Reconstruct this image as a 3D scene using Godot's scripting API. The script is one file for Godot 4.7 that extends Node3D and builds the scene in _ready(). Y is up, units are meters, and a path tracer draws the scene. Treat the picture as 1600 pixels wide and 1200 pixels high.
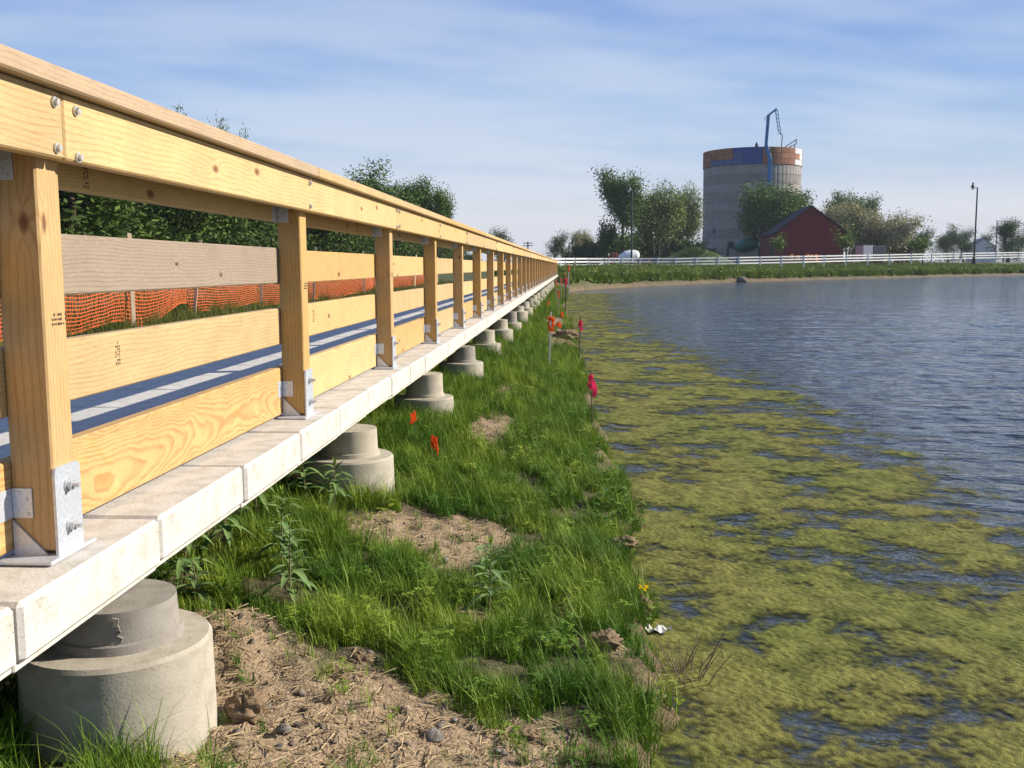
extends Node3D
# A new concrete boardwalk with a yellow pine railing along a pond.
# World: x to the right of the boardwalk, -z along it, y up, water level at y = 0.

const DECK := 1.064
const BAY := 1.93
const SLAB := 0.62
const FIRST_POST := 1.99
const POSTS := 38
const POST_X := -1.0435
const EDGE_X := -0.972

var rng := RandomNumberGenerator.new()
var mats := {}
var used_names := {}
var fine := FastNoiseLite.new()
var mid := FastNoiseLite.new()
var big := FastNoiseLite.new()

# ------------------------------------------------------------------ mesh builder
class MB:
	var v := PackedVector3Array()
	var n := PackedVector3Array()
	var uv := PackedVector2Array()
	var c := PackedColorArray()
	var ix := PackedInt32Array()
	var col := Color(1, 1, 1)
	var uaxis := 2
	var uoff := 0.0
	var voff := 0.0
	var ulen := 2.0
	var vlen := 0.16

	func uvof(p: Vector3) -> Vector2:
		var a := (uaxis + 1) % 3
		var b := (uaxis + 2) % 3
		return Vector2((p[uaxis] + uoff) / ulen, (p[a] + 0.73 * p[b] + voff) / vlen)

	func tri(a: Vector3, b: Vector3, d: Vector3, face := Vector3.ZERO) -> void:
		var m := (d - a).cross(b - a)
		if m.length_squared() < 1e-18:
			return
		if face != Vector3.ZERO and m.dot(face) < 0.0:
			var t := b
			b = d
			d = t
			m = -m
		m = m.normalized()
		var k := v.size()
		v.append(a); v.append(b); v.append(d)
		n.append(m); n.append(m); n.append(m)
		uv.append(uvof(a)); uv.append(uvof(b)); uv.append(uvof(d))
		c.append(col); c.append(col); c.append(col)
		ix.append(k); ix.append(k + 1); ix.append(k + 2)

	func quad(a: Vector3, b: Vector3, d: Vector3, e: Vector3, face := Vector3.ZERO) -> void:
		tri(a, b, d, face)
		tri(a, d, e, face)

	# chamfered box
	func box(at: Vector3, size: Vector3, bev := 0.003, basis := Basis.IDENTITY) -> void:
		var h := size * 0.5
		bev = minf(bev, minf(h.x, minf(h.y, h.z)) * 0.9)
		var g := func(s: Vector3, axis: int) -> Vector3:
			var p := Vector3.ZERO
			for k in 3:
				p[k] = s[k] * (h[k] if k == axis else h[k] - bev)
			return at + basis * p
		for axis in 3:
			var a := (axis + 1) % 3
			var b := (axis + 2) % 3
			for s in [-1.0, 1.0]:
				var q := []
				for w in [[-1.0, -1.0], [1.0, -1.0], [1.0, 1.0], [-1.0, 1.0]]:
					var e := Vector3.ZERO
					e[axis] = s; e[a] = w[0]; e[b] = w[1]
					q.append(g.call(e, axis))
				var f := Vector3.ZERO
				f[axis] = s
				quad(q[0], q[1], q[2], q[3], basis * f)
			if bev > 0.0:
				for sa in [-1.0, 1.0]:
					for sb in [-1.0, 1.0]:
						var e1 := Vector3.ZERO
						e1[axis] = -1.0; e1[a] = sa; e1[b] = sb
						var e2 := e1
						e2[axis] = 1.0
						var f := Vector3.ZERO
						f[a] = sa; f[b] = sb
						quad(g.call(e1, a), g.call(e2, a), g.call(e2, b), g.call(e1, b), basis * f)
		if bev > 0.0:
			for sx in [-1.0, 1.0]:
				for sy in [-1.0, 1.0]:
					for sz in [-1.0, 1.0]:
						var s := Vector3(sx, sy, sz)
						tri(g.call(s, 0), g.call(s, 1), g.call(s, 2), basis * s)

	func ring(p: Vector3, ax: Vector3, side: Vector3, r: float, sides: int) -> int:
		var k := v.size()
		var up := ax.cross(side).normalized()
		for i in sides + 1:
			var t := TAU * i / sides
			var d := side * cos(t) + up * sin(t)
			v.append(p + d * r)
			n.append(d)
			uv.append(Vector2(float(i) / sides, p.y))
			c.append(col)
		return k

	func tube(path: Array, radii: Array, sides := 6, cap := true) -> void:
		var last := -1
		var side := Vector3.ZERO
		for i in path.size():
			var a: Vector3 = path[maxi(i - 1, 0)]
			var b: Vector3 = path[mini(i + 1, path.size() - 1)]
			var ax := (b - a).normalized()
			if side == Vector3.ZERO:
				side = ax.cross(Vector3.RIGHT if absf(ax.x) < 0.8 else Vector3.UP).normalized()
			side = (side - ax * side.dot(ax)).normalized()
			var k := ring(path[i], ax, side, radii[i], sides)
			if last >= 0:
				for s in sides:
					ix.append_array([last + s, k + s, last + s + 1, last + s + 1, k + s, k + s + 1])
			last = k
		if cap:
			for e in [0, path.size() - 1]:
				var p: Vector3 = path[e]
				var k0: int = v.size() - (sides + 1) if e > 0 else v.size() - (sides + 1) * path.size()
				if e == 0:
					k0 = last - (sides + 1) * (path.size() - 1)
				else:
					k0 = last
				var o: Vector3 = path[e] - path[e - 1 if e > 0 else 1]
				for s in sides:
					tri(p, v[k0 + s], v[k0 + s + 1], o)

	# lathe round the y axis; profile is a list of Vector2(radius, y)
	func lathe(at: Vector3, profile: Array, sides := 32, wobble := 0.0) -> void:
		for j in profile.size() - 1:
			var a: Vector2 = profile[j]
			var b: Vector2 = profile[j + 1]
			var nn := Vector2(b.y - a.y, a.x - b.x).normalized()
			var k := v.size()
			for i in sides + 1:
				var t := TAU * i / sides
				var wob := 1.0 + wobble * (sin(t * 3.0 + 1.0) * 0.6 + sin(t * 7.0) * 0.4)
				var d := Vector3(cos(t), 0, sin(t))
				for q in [a, b]:
					v.append(at + d * q.x * wob + Vector3.UP * q.y)
					n.append((d * nn.x + Vector3.UP * nn.y).normalized())
					uv.append(Vector2(t * 0.3, q.y))
					c.append(col)
			for i in sides:
				var o := k + i * 2
				ix.append_array([o, o + 2, o + 1, o + 1, o + 2, o + 3])

	func mesh(mat: Material) -> ArrayMesh:
		var a := []
		a.resize(Mesh.ARRAY_MAX)
		a[Mesh.ARRAY_VERTEX] = v
		a[Mesh.ARRAY_NORMAL] = n
		a[Mesh.ARRAY_TEX_UV] = uv
		a[Mesh.ARRAY_COLOR] = c
		a[Mesh.ARRAY_INDEX] = ix
		var m := ArrayMesh.new()
		m.add_surface_from_arrays(Mesh.PRIMITIVE_TRIANGLES, a)
		m.surface_set_material(0, mat)
		return m

# ------------------------------------------------------------------ nodes
func numbered(called: String) -> String:
	var k: int = used_names.get(called, 0)
	used_names[called] = k + 1
	return called if k == 0 else "%s_%03d" % [called, k]

func tag(o: Node, label := "", category := "", group := "", kind := "") -> Node:
	if label: o.set_meta("label", label)
	if category: o.set_meta("category", category)
	if group: o.set_meta("group", group)
	if kind: o.set_meta("kind", kind)
	return o

func thing(called: String, at: Vector3, label: String, category: String, group := "", turn := 0.0) -> Node3D:
	var o := Node3D.new()
	o.name = numbered(called)
	add_child(o)
	o.position = at
	o.rotation.y = turn
	tag(o, label, category, group)
	return o

func part(parent: Node, called: String, mesh: Mesh, at := Vector3.ZERO, mat: Material = null) -> MeshInstance3D:
	var o := MeshInstance3D.new()
	o.name = called
	o.mesh = mesh
	if mat: o.material_override = mat
	parent.add_child(o, true)
	o.position = at
	return o

func single(called: String, mesh: Mesh, at: Vector3, label: String, category: String, group := "", kind := "") -> MeshInstance3D:
	var o := MeshInstance3D.new()
	o.name = numbered(called)
	o.mesh = mesh
	add_child(o)
	o.position = at
	tag(o, label, category, group, kind)
	return o

func scatter(called: String, mesh: Mesh, where: Array, colors: Array, parent: Node = self) -> MultiMeshInstance3D:
	var mm := MultiMesh.new()
	mm.transform_format = MultiMesh.TRANSFORM_3D
	mm.use_colors = colors.size() > 0
	mm.mesh = mesh
	mm.instance_count = where.size()
	for i in where.size():
		mm.set_instance_transform(i, where[i])
		if colors.size() > 0:
			mm.set_instance_color(i, colors[i])
	var o := MultiMeshInstance3D.new()
	o.name = numbered(called) if parent == self else called
	o.multimesh = mm
	parent.add_child(o, true)
	return o

# ------------------------------------------------------------------ materials
func lin(r: float, g: float, b: float) -> Color:
	return Color(r, g, b).linear_to_srgb()

func flat(called: String, c: Color, rough := 0.8, metal := 0.0) -> StandardMaterial3D:
	var m := StandardMaterial3D.new()
	m.albedo_color = c
	m.roughness = rough
	m.metallic = metal
	mats[called] = m
	return m

func noise_tex(freq: float, octaves: int, ramp: Array, seed_ := 1, size := 512, normal := false, bump := 4.0, kind := FastNoiseLite.TYPE_SIMPLEX_SMOOTH) -> NoiseTexture2D:
	var f := FastNoiseLite.new()
	f.seed = seed_
	f.noise_type = kind
	f.frequency = freq
	f.fractal_octaves = octaves
	var t := NoiseTexture2D.new()
	t.width = size
	t.height = size
	t.seamless = true
	t.noise = f
	if normal:
		t.as_normal_map = true
		t.bump_strength = bump
	else:
		var g := Gradient.new()
		g.offsets = PackedFloat32Array(ramp.map(func(r): return r[0]))
		g.colors = PackedColorArray(ramp.map(func(r): return r[1]))
		t.color_ramp = g
	return t

func tri_mat(called: String, c: Color, rough: float, scale: float, albedo: Texture2D, normal: Texture2D = null, nscale := 1.0, vertex := false, detail: Texture2D = null) -> StandardMaterial3D:
	var m := flat(called, c, rough)
	m.uv1_triplanar = true
	m.uv1_world_triplanar = true
	m.uv1_scale = Vector3.ONE * scale
	m.albedo_texture = albedo
	if normal:
		m.normal_enabled = true
		m.normal_texture = normal
		m.normal_scale = nscale
	m.vertex_color_use_as_albedo = vertex
	if detail:
		m.detail_enabled = true
		m.detail_albedo = detail
		m.detail_blend_mode = BaseMaterial3D.BLEND_MODE_MUL
		m.detail_uv_layer = BaseMaterial3D.DETAIL_UV_1
	return m

# pine: rings cut lengthwise, with knots; colours are the wood's own
func pine_image(seed_: int, cathedral: float, light: Color, dark: Color, knots: int, lines: float, streak := 0.0) -> ImageTexture:
	var w := 1024
	var h := 128
	var f := FastNoiseLite.new()
	f.seed = seed_
	f.frequency = 1.0
	f.fractal_octaves = 3
	var r := RandomNumberGenerator.new()
	r.seed = seed_ * 77 + 5
	var kn := []
	for i in knots:
		kn.append([r.randf() * w, r.randf_range(0.1, 0.9) * h, r.randf_range(3.0, 6.5)])
	var px := PackedByteArray()
	px.resize(w * h * 3)
	for x in w:
		var ang := TAU * x / w
		var cx := cos(ang)
		var sx := sin(ang)
		for y in h:
			var fy := float(y) / h
			var wob := f.get_noise_3d(cx * 0.32, sx * 0.32, fy * 0.5) + 0.10 * f.get_noise_3d(cx * 1.6, sx * 1.6, fy * 1.5 + 40.0)
			var t := (fy + 0.22 * fy * fy) * lines + wob * 1.7 * lines / 12.0
			if cathedral > 0.0:
				var yy := fy - 0.5 + 0.18 * f.get_noise_3d(cx * 0.6 + 9.0, sx * 0.6, 0.0)
				t = yy * yy * cathedral + 3.4 * sx * cathedral / 26.0 + wob * 3.0 + 0.5 * f.get_noise_3d(cx * 2.2, sx * 2.2, fy * 2.0)
			var knot := 0.0
			for k in kn:
				var dx: float = absf(x - k[0])
				dx = minf(dx, w - dx)
				if dx < 90.0:
					var dy: float = y - k[1]
					var d2: float = sqrt(dx * dx * 0.35 + dy * dy)
					t += 1.6 * exp(-d2 * d2 / (k[2] * k[2] * 7.0)) * signf(dy)
					knot = maxf(knot, clampf(1.6 - d2 / k[2], 0.0, 1.0))
			var s := t - floorf(t)
			var late := smoothstep(0.3 if cathedral > 0.0 else 0.62, 0.9, s) * (1.0 - smoothstep(0.92, 1.0, s))
			late *= 0.55 + 0.45 * f.get_noise_3d(cx * 3.0, sx * 3.0, fy * 6.0 + 20.0)
			var grain := f.get_noise_3d(cx * 9.0, sx * 9.0, fy * 55.0 + 4.0)
			var patch := f.get_noise_3d(cx * 1.5 + 30.0, sx * 1.5, fy * 1.4)
			var c := light.lerp(dark, clampf(late * 0.95 + streak * maxf(0.0, patch - 0.1), 0.0, 1.0))
			c = c.lerp(Color(dark.r * 0.62, dark.g * 0.5, dark.b * 0.45), knot * 0.85)
			var b := 1.0 + grain * 0.07 + patch * 0.06
			var o := (y * w + x) * 3
			px[o] = clampi(int(c.r * b * 255.0), 0, 255)
			px[o + 1] = clampi(int(c.g * b * 255.0), 0, 255)
			px[o + 2] = clampi(int(c.b * b * 255.0), 0, 255)
	return ImageTexture.create_from_image(Image.create_from_data(w, h, false, Image.FORMAT_RGB8, px))

func wood(called: String, tex: Texture2D, tint: Color) -> StandardMaterial3D:
	var m := flat(called, tint, 0.72)
	m.albedo_texture = tex
	return m

func leafy(called: String, c: Color, back: Color, rough := 0.6) -> StandardMaterial3D:
	var m := flat(called, c, rough)
	m.vertex_color_use_as_albedo = true
	m.backlight_enabled = true
	m.backlight = back
	m.cull_mode = BaseMaterial3D.CULL_DISABLED
	m.metallic_specular = 0.25
	return m

func make_materials() -> void:
	var light := lin(0.53, 0.378, 0.18)
	var dark := lin(0.36, 0.215, 0.078)
	var ta := pine_image(3, 0.0, light, dark, 2, 13.0)
	var tb := pine_image(8, 0.0, light, dark, 3, 18.0, 0.3)
	var tc := pine_image(15, 26.0, light, lin(0.34, 0.185, 0.065), 0, 10.0)
	var tg := pine_image(21, 0.0, lin(0.27, 0.215, 0.165), lin(0.14, 0.105, 0.08), 2, 17.0, 0.2)
	var tp := pine_image(27, 0.0, lin(0.46, 0.31, 0.14), lin(0.30, 0.175, 0.07), 3, 11.0, 0.5)
	wood("pine_a", ta, Color(1, 1, 1))
	wood("pine_b", tb, Color(0.98, 0.97, 0.93))
	wood("pine_d", ta, Color(0.93, 0.93, 0.95))
	wood("pine_e", tb, Color(0.95, 0.90, 0.82))
	wood("pine_c", tc, Color(0.97, 0.93, 0.86))
	wood("pine_grey", tg, Color(1, 1, 1))
	wood("pine_cap", pine_image(33, 0.0, lin(0.40, 0.295, 0.19), lin(0.25, 0.17, 0.105), 2, 15.0, 0.3), Color(1, 1, 1))
	wood("pine_post", tp, Color(1, 1, 1))
	wood("pine_post_b", tp, Color(1.0, 0.98, 0.88))
	# concrete
	var speck := noise_tex(0.16, 3, [[0.0, Color(0.36, 0.36, 0.36)], [0.17, Color(0.6, 0.6, 0.6)], [0.24, Color(0.95, 0.95, 0.95)], [0.6, Color(1, 1, 1)], [1.0, Color(0.97, 0.97, 0.96)]], 4, 512)
	var blotch := noise_tex(0.012, 4, [[0.0, Color(0.86, 0.85, 0.83)], [0.5, Color(0.96, 0.96, 0.95)], [1.0, Color(1, 1, 1)]], 9, 512)
	var rough_n := noise_tex(0.09, 4, [], 12, 512, true, 2.5)
	tri_mat("concrete", lin(0.60, 0.58, 0.55), 0.85, 1.6, speck, rough_n, 0.2, true, blotch)
	tri_mat("concrete_pier", lin(0.44, 0.405, 0.34), 0.9, 1.9, speck, rough_n, 0.25, true, blotch)
	tri_mat("concrete_grey", lin(0.29, 0.27, 0.25), 0.9, 2.1, speck, rough_n, 0.25, true, blotch)
	tri_mat("concrete_silo", lin(0.33, 0.315, 0.30), 0.95, 0.05, blotch, null, 1.0, true)
	# galvanised steel
	var spang := noise_tex(0.05, 2, [[0.0, Color(0.80, 0.81, 0.83)], [1.0, Color(0.92, 0.93, 0.94)]], 31, 256, false, 1.0, FastNoiseLite.TYPE_CELLULAR)
	var gs := tri_mat("galvanised", Color(0.9, 0.92, 0.95), 0.42, 9.0, spang)
	gs.metallic = 0.45
	flat("bolt", Color(0.78, 0.78, 0.78), 0.35, 0.55)
	# ground
	var soil := noise_tex(0.05, 5, [[0.0, Color(0.42, 0.40, 0.38)], [0.45, Color(0.78, 0.77, 0.76)], [0.75, Color(0.95, 0.95, 0.95)], [1.0, Color(1, 1, 1)]], 41, 1024)
	var soil_n := noise_tex(0.07, 5, [], 43, 1024, true, 6.0)
	tri_mat("ground", Color(1, 1, 1), 0.97, 1.1, soil, soil_n, 1.0, true)
	# plants
	leafy("grass", Color(1, 1, 1), Color(0.55, 0.6, 0.25), 0.5)
	leafy("foliage", Color(1, 1, 1), Color(0.4, 0.45, 0.2), 0.6)
	leafy("blossom", Color(1, 1, 1), Color(0.4, 0.4, 0.3), 0.8)
	leafy("weed_leaf", Color(1, 1, 1), Color(0.35, 0.45, 0.2), 0.5)
	var bark_t := noise_tex(0.06, 4, [[0.0, Color(0.35, 0.33, 0.3)], [1.0, Color(1, 1, 1)]], 51, 256)
	tri_mat("bark", lin(0.16, 0.125, 0.095), 0.95, 1.2, bark_t)
	tri_mat("bark_pale", lin(0.25, 0.215, 0.17), 0.95, 1.2, bark_t)
	var straw := flat("straw", Color(1, 1, 1), 0.8)
	straw.vertex_color_use_as_albedo = true
	tri_mat("stone", lin(0.34, 0.32, 0.29), 0.9, 3.0, bark_t, rough_n, 0.6, true)
	tri_mat("clod", lin(0.30, 0.21, 0.125), 0.97, 2.5, soil, soil_n, 1.0, true)
	# algae
	var alg := noise_tex(0.05, 5, [[0.0, Color(0.25, 0.26, 0.2)], [0.3, Color(0.5, 0.51, 0.45)], [0.55, Color(0.86, 0.86, 0.82)], [0.8, Color(1, 1, 1)], [1.0, Color(1, 1, 1)]], 61, 1024)
	var alg_n := noise_tex(0.10, 4, [], 63, 1024, true, 7.0)
	tri_mat("algae", Color(1, 1, 1), 0.8, 3.1, alg, alg_n, 0.6, true)
	mats.algae.metallic_specular = 0.2
	mats.algae.transparency = BaseMaterial3D.TRANSPARENCY_ALPHA
	# things far and near
	for q in [["white_paint", 0.72, 0.73, 0.74, 0.5], ["barn_red", 0.18, 0.022, 0.022, 0.85], ["barn_roof", 0.05, 0.035, 0.04, 0.9], ["dark_metal", 0.02, 0.025, 0.028, 0.5],
			["boom_blue", 0.025, 0.16, 0.38, 0.45], ["mixer_green", 0.012, 0.15, 0.10, 0.4], ["dark_green", 0.015, 0.045, 0.05, 0.5], ["tyre", 0.02, 0.02, 0.02, 0.9], ["truck_red", 0.28, 0.05, 0.04, 0.5],
			["form_orange", 0.31, 0.14, 0.07, 0.85], ["form_orange_b", 0.24, 0.105, 0.055, 0.85], ["form_blue", 0.035, 0.085, 0.27, 0.8], ["form_blue_b", 0.08, 0.12, 0.25, 0.8], ["form_white", 0.55, 0.57, 0.60, 0.8],
			["steel_dark", 0.05, 0.05, 0.055, 0.6], ["tinted_glass", 0.04, 0.045, 0.05, 0.08], ["net_orange", 0.52, 0.10, 0.025, 0.55], ["lath", 0.55, 0.43, 0.29, 0.85], ["lath_dark", 0.19, 0.14, 0.10, 0.9],
			["lath_white", 0.72, 0.69, 0.62, 0.8], ["cone_orange", 0.85, 0.25, 0.03, 0.6], ["roof_grey", 0.17, 0.175, 0.19, 0.9], ["siding_white", 0.55, 0.57, 0.60, 0.8], ["trailer_grey", 0.42, 0.42, 0.44, 0.6],
			["trailer_dark", 0.05, 0.055, 0.08, 0.6], ["glass_lamp", 0.6, 0.62, 0.6, 0.2], ["scrap_white", 0.62, 0.6, 0.55, 0.5], ["twig", 0.20, 0.145, 0.105, 0.95], ["ink", 0.09, 0.055, 0.035, 0.9],
			["pipe_grey", 0.3, 0.31, 0.33, 0.5], ["mortar", 0.40, 0.36, 0.29, 0.95], ["pylon_grey", 0.34, 0.35, 0.37, 0.7], ["rubber", 0.10, 0.10, 0.10, 0.9], ["peat", 0.05, 0.042, 0.035, 0.98], ["doorway_dark", 0.07, 0.035, 0.03, 0.9], ["opening_dark", 0.10, 0.10, 0.11, 0.7]]:
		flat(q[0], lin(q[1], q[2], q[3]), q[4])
	for q in [["ribbon_pink", 0.62, 0.035, 0.11], ["ribbon_orange", 0.55, 0.10, 0.025], ["flag_orange", 0.52, 0.06, 0.014], ["petal", 0.9, 0.55, 0.01]]:
		var m := flat(q[0], lin(q[1], q[2], q[3]), 0.85)
		m.metallic_specular = 0.1
		m.backlight_enabled = true
		m.backlight = lin(q[1], q[2], q[3])
		m.cull_mode = BaseMaterial3D.CULL_DISABLED
	# water
	var w := flat("water", lin(0.034, 0.040, 0.038), 0.08)
	w.metallic_specular = 0.5
	w.uv1_scale = Vector3(0.15, 0.24, 1.0)
	w.normal_enabled = true
	w.normal_texture = noise_tex(0.011, 5, [], 71, 1024, true, 12.0)
	w.normal_scale = 1.0

# ------------------------------------------------------------------ land
const SHORE := [[-30.0, 0.30], [2.0, 0.30], [3.4, 0.333], [4.8, 0.364], [6.7, 0.42], [9.8, 0.30], [14.2, 0.24], [18.2, 0.13], [31.3, -0.07], [41.0, -0.22], [60.0, -0.25], [66.0, -0.2], [500.0, -0.2]]
const FAR := [[-400.0, 62.0], [-2.0, 62.0], [-0.15, 66.0], [1.5, 72.0], [5.4, 81.4], [16.0, 101.0], [42.8, 130.0], [72.0, 158.0], [150.0, 215.0], [500.0, 420.0]]

func table(t: Array, x: float) -> float:
	for i in t.size() - 1:
		if x <= t[i + 1][0]:
			var a: Array = t[i]
			var b: Array = t[i + 1]
			return lerpf(a[1], b[1], clampf((x - a[0]) / (b[0] - a[0]), 0.0, 1.0))
	return t[-1][1]

func shore_gap(x: float, u: float) -> float:   # metres inland of the near waterline
	return table(SHORE, u) + 0.085 * mid.get_noise_2d(u * 3.0, 7.0) + 0.06 * mid.get_noise_2d(u * 9.0, 3.0) + 0.03 * mid.get_noise_2d(u * 25.0, 13.0) - x

func far_gap(x: float, u: float) -> float:
	return (u - table(FAR, x)) * 0.6 + 0.7 * big.get_noise_2d(x * 4.0, u * 4.0)

func near_profile(s: float) -> float:
	if s < 0.0:
		return maxf(-0.6, s * 0.8 - 0.03)
	if s < 0.09:
		return -0.03 + s / 0.09 * 0.125
	if s < 1.4:
		return 0.095 + 0.19 * (s - 0.09) / 1.31
	if s < 4.0:
		return 0.285 + 0.22 * (s - 1.4) / 2.6
	return minf(0.505 + 0.06 * (s - 4.0), 0.75)

func far_profile(s: float, x: float) -> float:
	var top := 1.35 + clampf(x, 0.0, 80.0) * 0.008
	if s < 0.0:
		return maxf(-0.6, s * 0.4 - 0.03)
	if s < 0.8:
		return s * 0.22
	if s < 1.5:
		return 0.176 + (s - 0.8) * 0.5
	return minf(top, 0.526 + (s - 1.5) * 0.055)

const HUMPS := [[-1.25, 3.45, 0.22, 0.09], [-0.75, 3.25, 0.3, 0.04], [0.16, 3.85, 0.10, 0.06], [0.27, 5.35, 0.09, 0.06], [-0.2, 22.0, 0.5, 0.08]]

func land(x: float, z: float) -> float:
	var u := -z
	var a := near_profile(shore_gap(x, u)) if u < 95.0 else -0.6
	var s := far_gap(x, u)
	var b := far_profile(s, x)
	var h := maxf(a, b)
	if h > 0.0:
		# the path that the boardwalk runs out to
		var p := clampf((u - 66.0) / 9.0, 0.0, 1.0) * clampf(1.0 - (x + 0.7) / 3.0, 0.0, 1.0) * clampf((x + 14.0) / 8.0, 0.0, 1.0)
		h = lerpf(h, maxf(h, 1.02), p)
		# spoil heap behind the orange fence
		var e := x + 12.4 + 1.4 * big.get_noise_2d(u * 1.6, 2.0)
		h += (1.05 + 0.5 * big.get_noise_2d(u * 3.0, 55.0)) * exp(-e * e / 3.6) * smoothstep(6.0, 13.0, u) * (1.0 - smoothstep(44.0, 60.0, u))
		if x < -16.0:
			h += 0.5 * smoothstep(16.0, 24.0, -x)
	if u > 2.0 and u < 30.0 and x < 0.6 and x > -3.5:
		for q in HUMPS:
			var d: float = (Vector2(x - q[0], u - q[1]) / q[2]).length_squared()
			if d < 6.0:
				h += q[3] * exp(-d)
		if h > 0.02:
			h += 0.022 * mid.get_noise_2d(x * 30.0, u * 30.0) + 0.010 * fine.get_noise_2d(x * 90.0, u * 90.0)
	elif h > 0.3:
		h += 0.10 * big.get_noise_2d(x * 6.0, u * 6.0)
	return h

const BARE := [[-0.85, 2.95, 0.62, 0.42], [-0.35, 2.85, 0.36, 0.33], [-1.2, 3.45, 0.25, 0.30], [-0.72, 5.2, 0.52, 0.5], [-0.12, 3.1, 0.14, 0.12], [-0.70, 8.75, 0.22, 0.95], [-0.76, 11.4, 0.12, 0.5], [-0.25, 21.5, 0.30, 3.2], [-0.45, 27.5, 0.3, 3.0], [-0.1, 38.0, 0.35, 7.0], [0.14, 3.86, 0.11, 0.09], [0.26, 5.35, 0.09, 0.1], [-0.42, 4.05, 0.09, 0.08]]

func bare(x: float, u: float) -> float:   # 1 where the soil lies open
	var w := 0.0
	var j := 0.35 * mid.get_noise_2d(x * 14.0, u * 14.0) + 0.2 * fine.get_noise_2d(x * 40.0, u * 40.0)
	for q in BARE:
		var d := Vector2((x - q[0]) / q[2], (u - q[1]) / q[3]).length()
		w = maxf(w, smoothstep(1.15, 0.8, d + j))
	return w

func spaced(stops: Array) -> PackedFloat32Array:   # [[from, step], ..., [end, 0]]
	var out := PackedFloat32Array()
	for i in stops.size() - 1:
		var a: float = stops[i][0]
		var b: float = stops[i + 1][0]
		var k := maxi(1, int(round((b - a) / stops[i][1])))
		for j in k:
			out.append(lerpf(a, b, float(j) / k))
	out.append(stops[-1][0])
	return out

func sheet(xs: PackedFloat32Array, us: PackedFloat32Array, height: Callable, color: Callable, mat: Material) -> ArrayMesh:
	var nx := xs.size()
	var nu := us.size()
	var m := MB.new()
	m.v.resize(nx * nu); m.n.resize(nx * nu); m.uv.resize(nx * nu); m.c.resize(nx * nu)
	for j in nu:
		for i in nx:
			var k := j * nx + i
			var h: float = height.call(xs[i], -us[j])
			m.v[k] = Vector3(xs[i], h, -us[j])
			m.uv[k] = Vector2(xs[i], us[j])
			m.c[k] = color.call(xs[i], us[j], h)
	for j in nu:
		for i in nx:
			var k := j * nx + i
			var l := m.v[k - 1 if i > 0 else k]
			var r := m.v[k + 1 if i < nx - 1 else k]
			var f := m.v[k + nx if j < nu - 1 else k]
			var b := m.v[k - nx if j > 0 else k]
			m.n[k] = (r - l).cross(b - f).normalized() * 1.0
			if m.n[k].y < 0.0:
				m.n[k] = -m.n[k]
	m.ix.resize((nx - 1) * (nu - 1) * 6)
	var o := 0
	for j in nu - 1:
		for i in nx - 1:
			var k := j * nx + i
			for e in [k, k + nx, k + 1, k + 1, k + nx, k + nx + 1]:
				m.ix[o] = e
				o += 1
	return m.mesh(mat)

func ground_color(x: float, u: float, h: float) -> Color:
	var thatch := Color(0.085, 0.085, 0.032)
	var soil := Color(0.42, 0.315, 0.20)
	var mud := Color(0.20, 0.145, 0.085)
	var c := thatch.lerp(Color(0.13, 0.11, 0.045), 0.5 + 0.5 * big.get_noise_2d(x * 8.0, u * 8.0))
	if u < 62.0 and x > -3.6:
		c = c.lerp(soil, bare(x, u))
		c = c.lerp(mud, 1.0 - smoothstep(0.09, 0.135, h + 0.03 * mid.get_noise_2d(x * 40.0, u * 40.0)))
	elif x < -9.6 and x > -15.5 and u > 6.0 and u < 58.0:
		var e := x + 12.4
		c = c.lerp(Color(0.33, 0.145, 0.085), clampf(1.3 * exp(-e * e / 4.0) + 0.6 * big.get_noise_2d(x * 20.0, u * 20.0), 0.0, 1.0))
	elif u > 62.0 and x > -2.0 and h < 0.3:
		c = mud.lerp(Color(0.27, 0.215, 0.125), 0.5 + 0.5 * big.get_noise_2d(x * 10.0, u * 10.0))
	elif u > 62.0:
		c = Color(0.085, 0.125, 0.035).lerp(Color(0.15, 0.145, 0.06), 0.5 + 0.6 * big.get_noise_2d(x * 2.0, u * 2.0))
	return c

func build_land() -> void:
	var xs := spaced([[-900, 150], [-300, 40], [-60, 6], [-24, 0.8], [-4, 0.25], [-1.7, 0.03], [0.55, 0.08], [1.0, 0.5], [6, 1.0], [30, 2.0], [90, 6], [150, 40], [390, 150], [1000, 0]])
	var us := spaced([[-60, 10], [-10, 2], [1.0, 0.1], [2.2, 0.03], [7.0, 0.05], [12, 0.1], [25, 0.3], [60, 0.5], [110, 1.0], [180, 6], [300, 40], [600, 300], [1500, 0]])
	var g := MeshInstance3D.new()
	g.name = "ground"
	g.mesh = sheet(xs, us, land, ground_color, mats.ground)
	add_child(g)
	tag(g, "", "", "", "structure")

func wave(x: float, z: float) -> float:
	var u := -z
	var calm := clampf((x - 1.6 - 0.02 * u) / 2.2, 0.0, 1.0) if u < 45.0 else 1.0
	var near := clampf(1.0 - (u - 25.0) / 30.0, 0.0, 1.0)
	if near <= 0.0:
		return 0.0
	var ph := u * 0.95 + x * 0.16 + 0.9 * big.get_noise_2d(x * 5.0, u * 5.0)
	var a := sin(ph * TAU / 0.46) * 0.0065 + sin(ph * TAU / 0.83 + 1.7) * 0.0095
	a *= 0.6 + 0.8 * big.get_noise_2d(x * 9.0 + 40.0, u * 16.0)
	return (a * (0.12 + 0.88 * calm) + 0.004 * mid.get_noise_2d(x * 12.0, u * 40.0) * calm) * near

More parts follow.
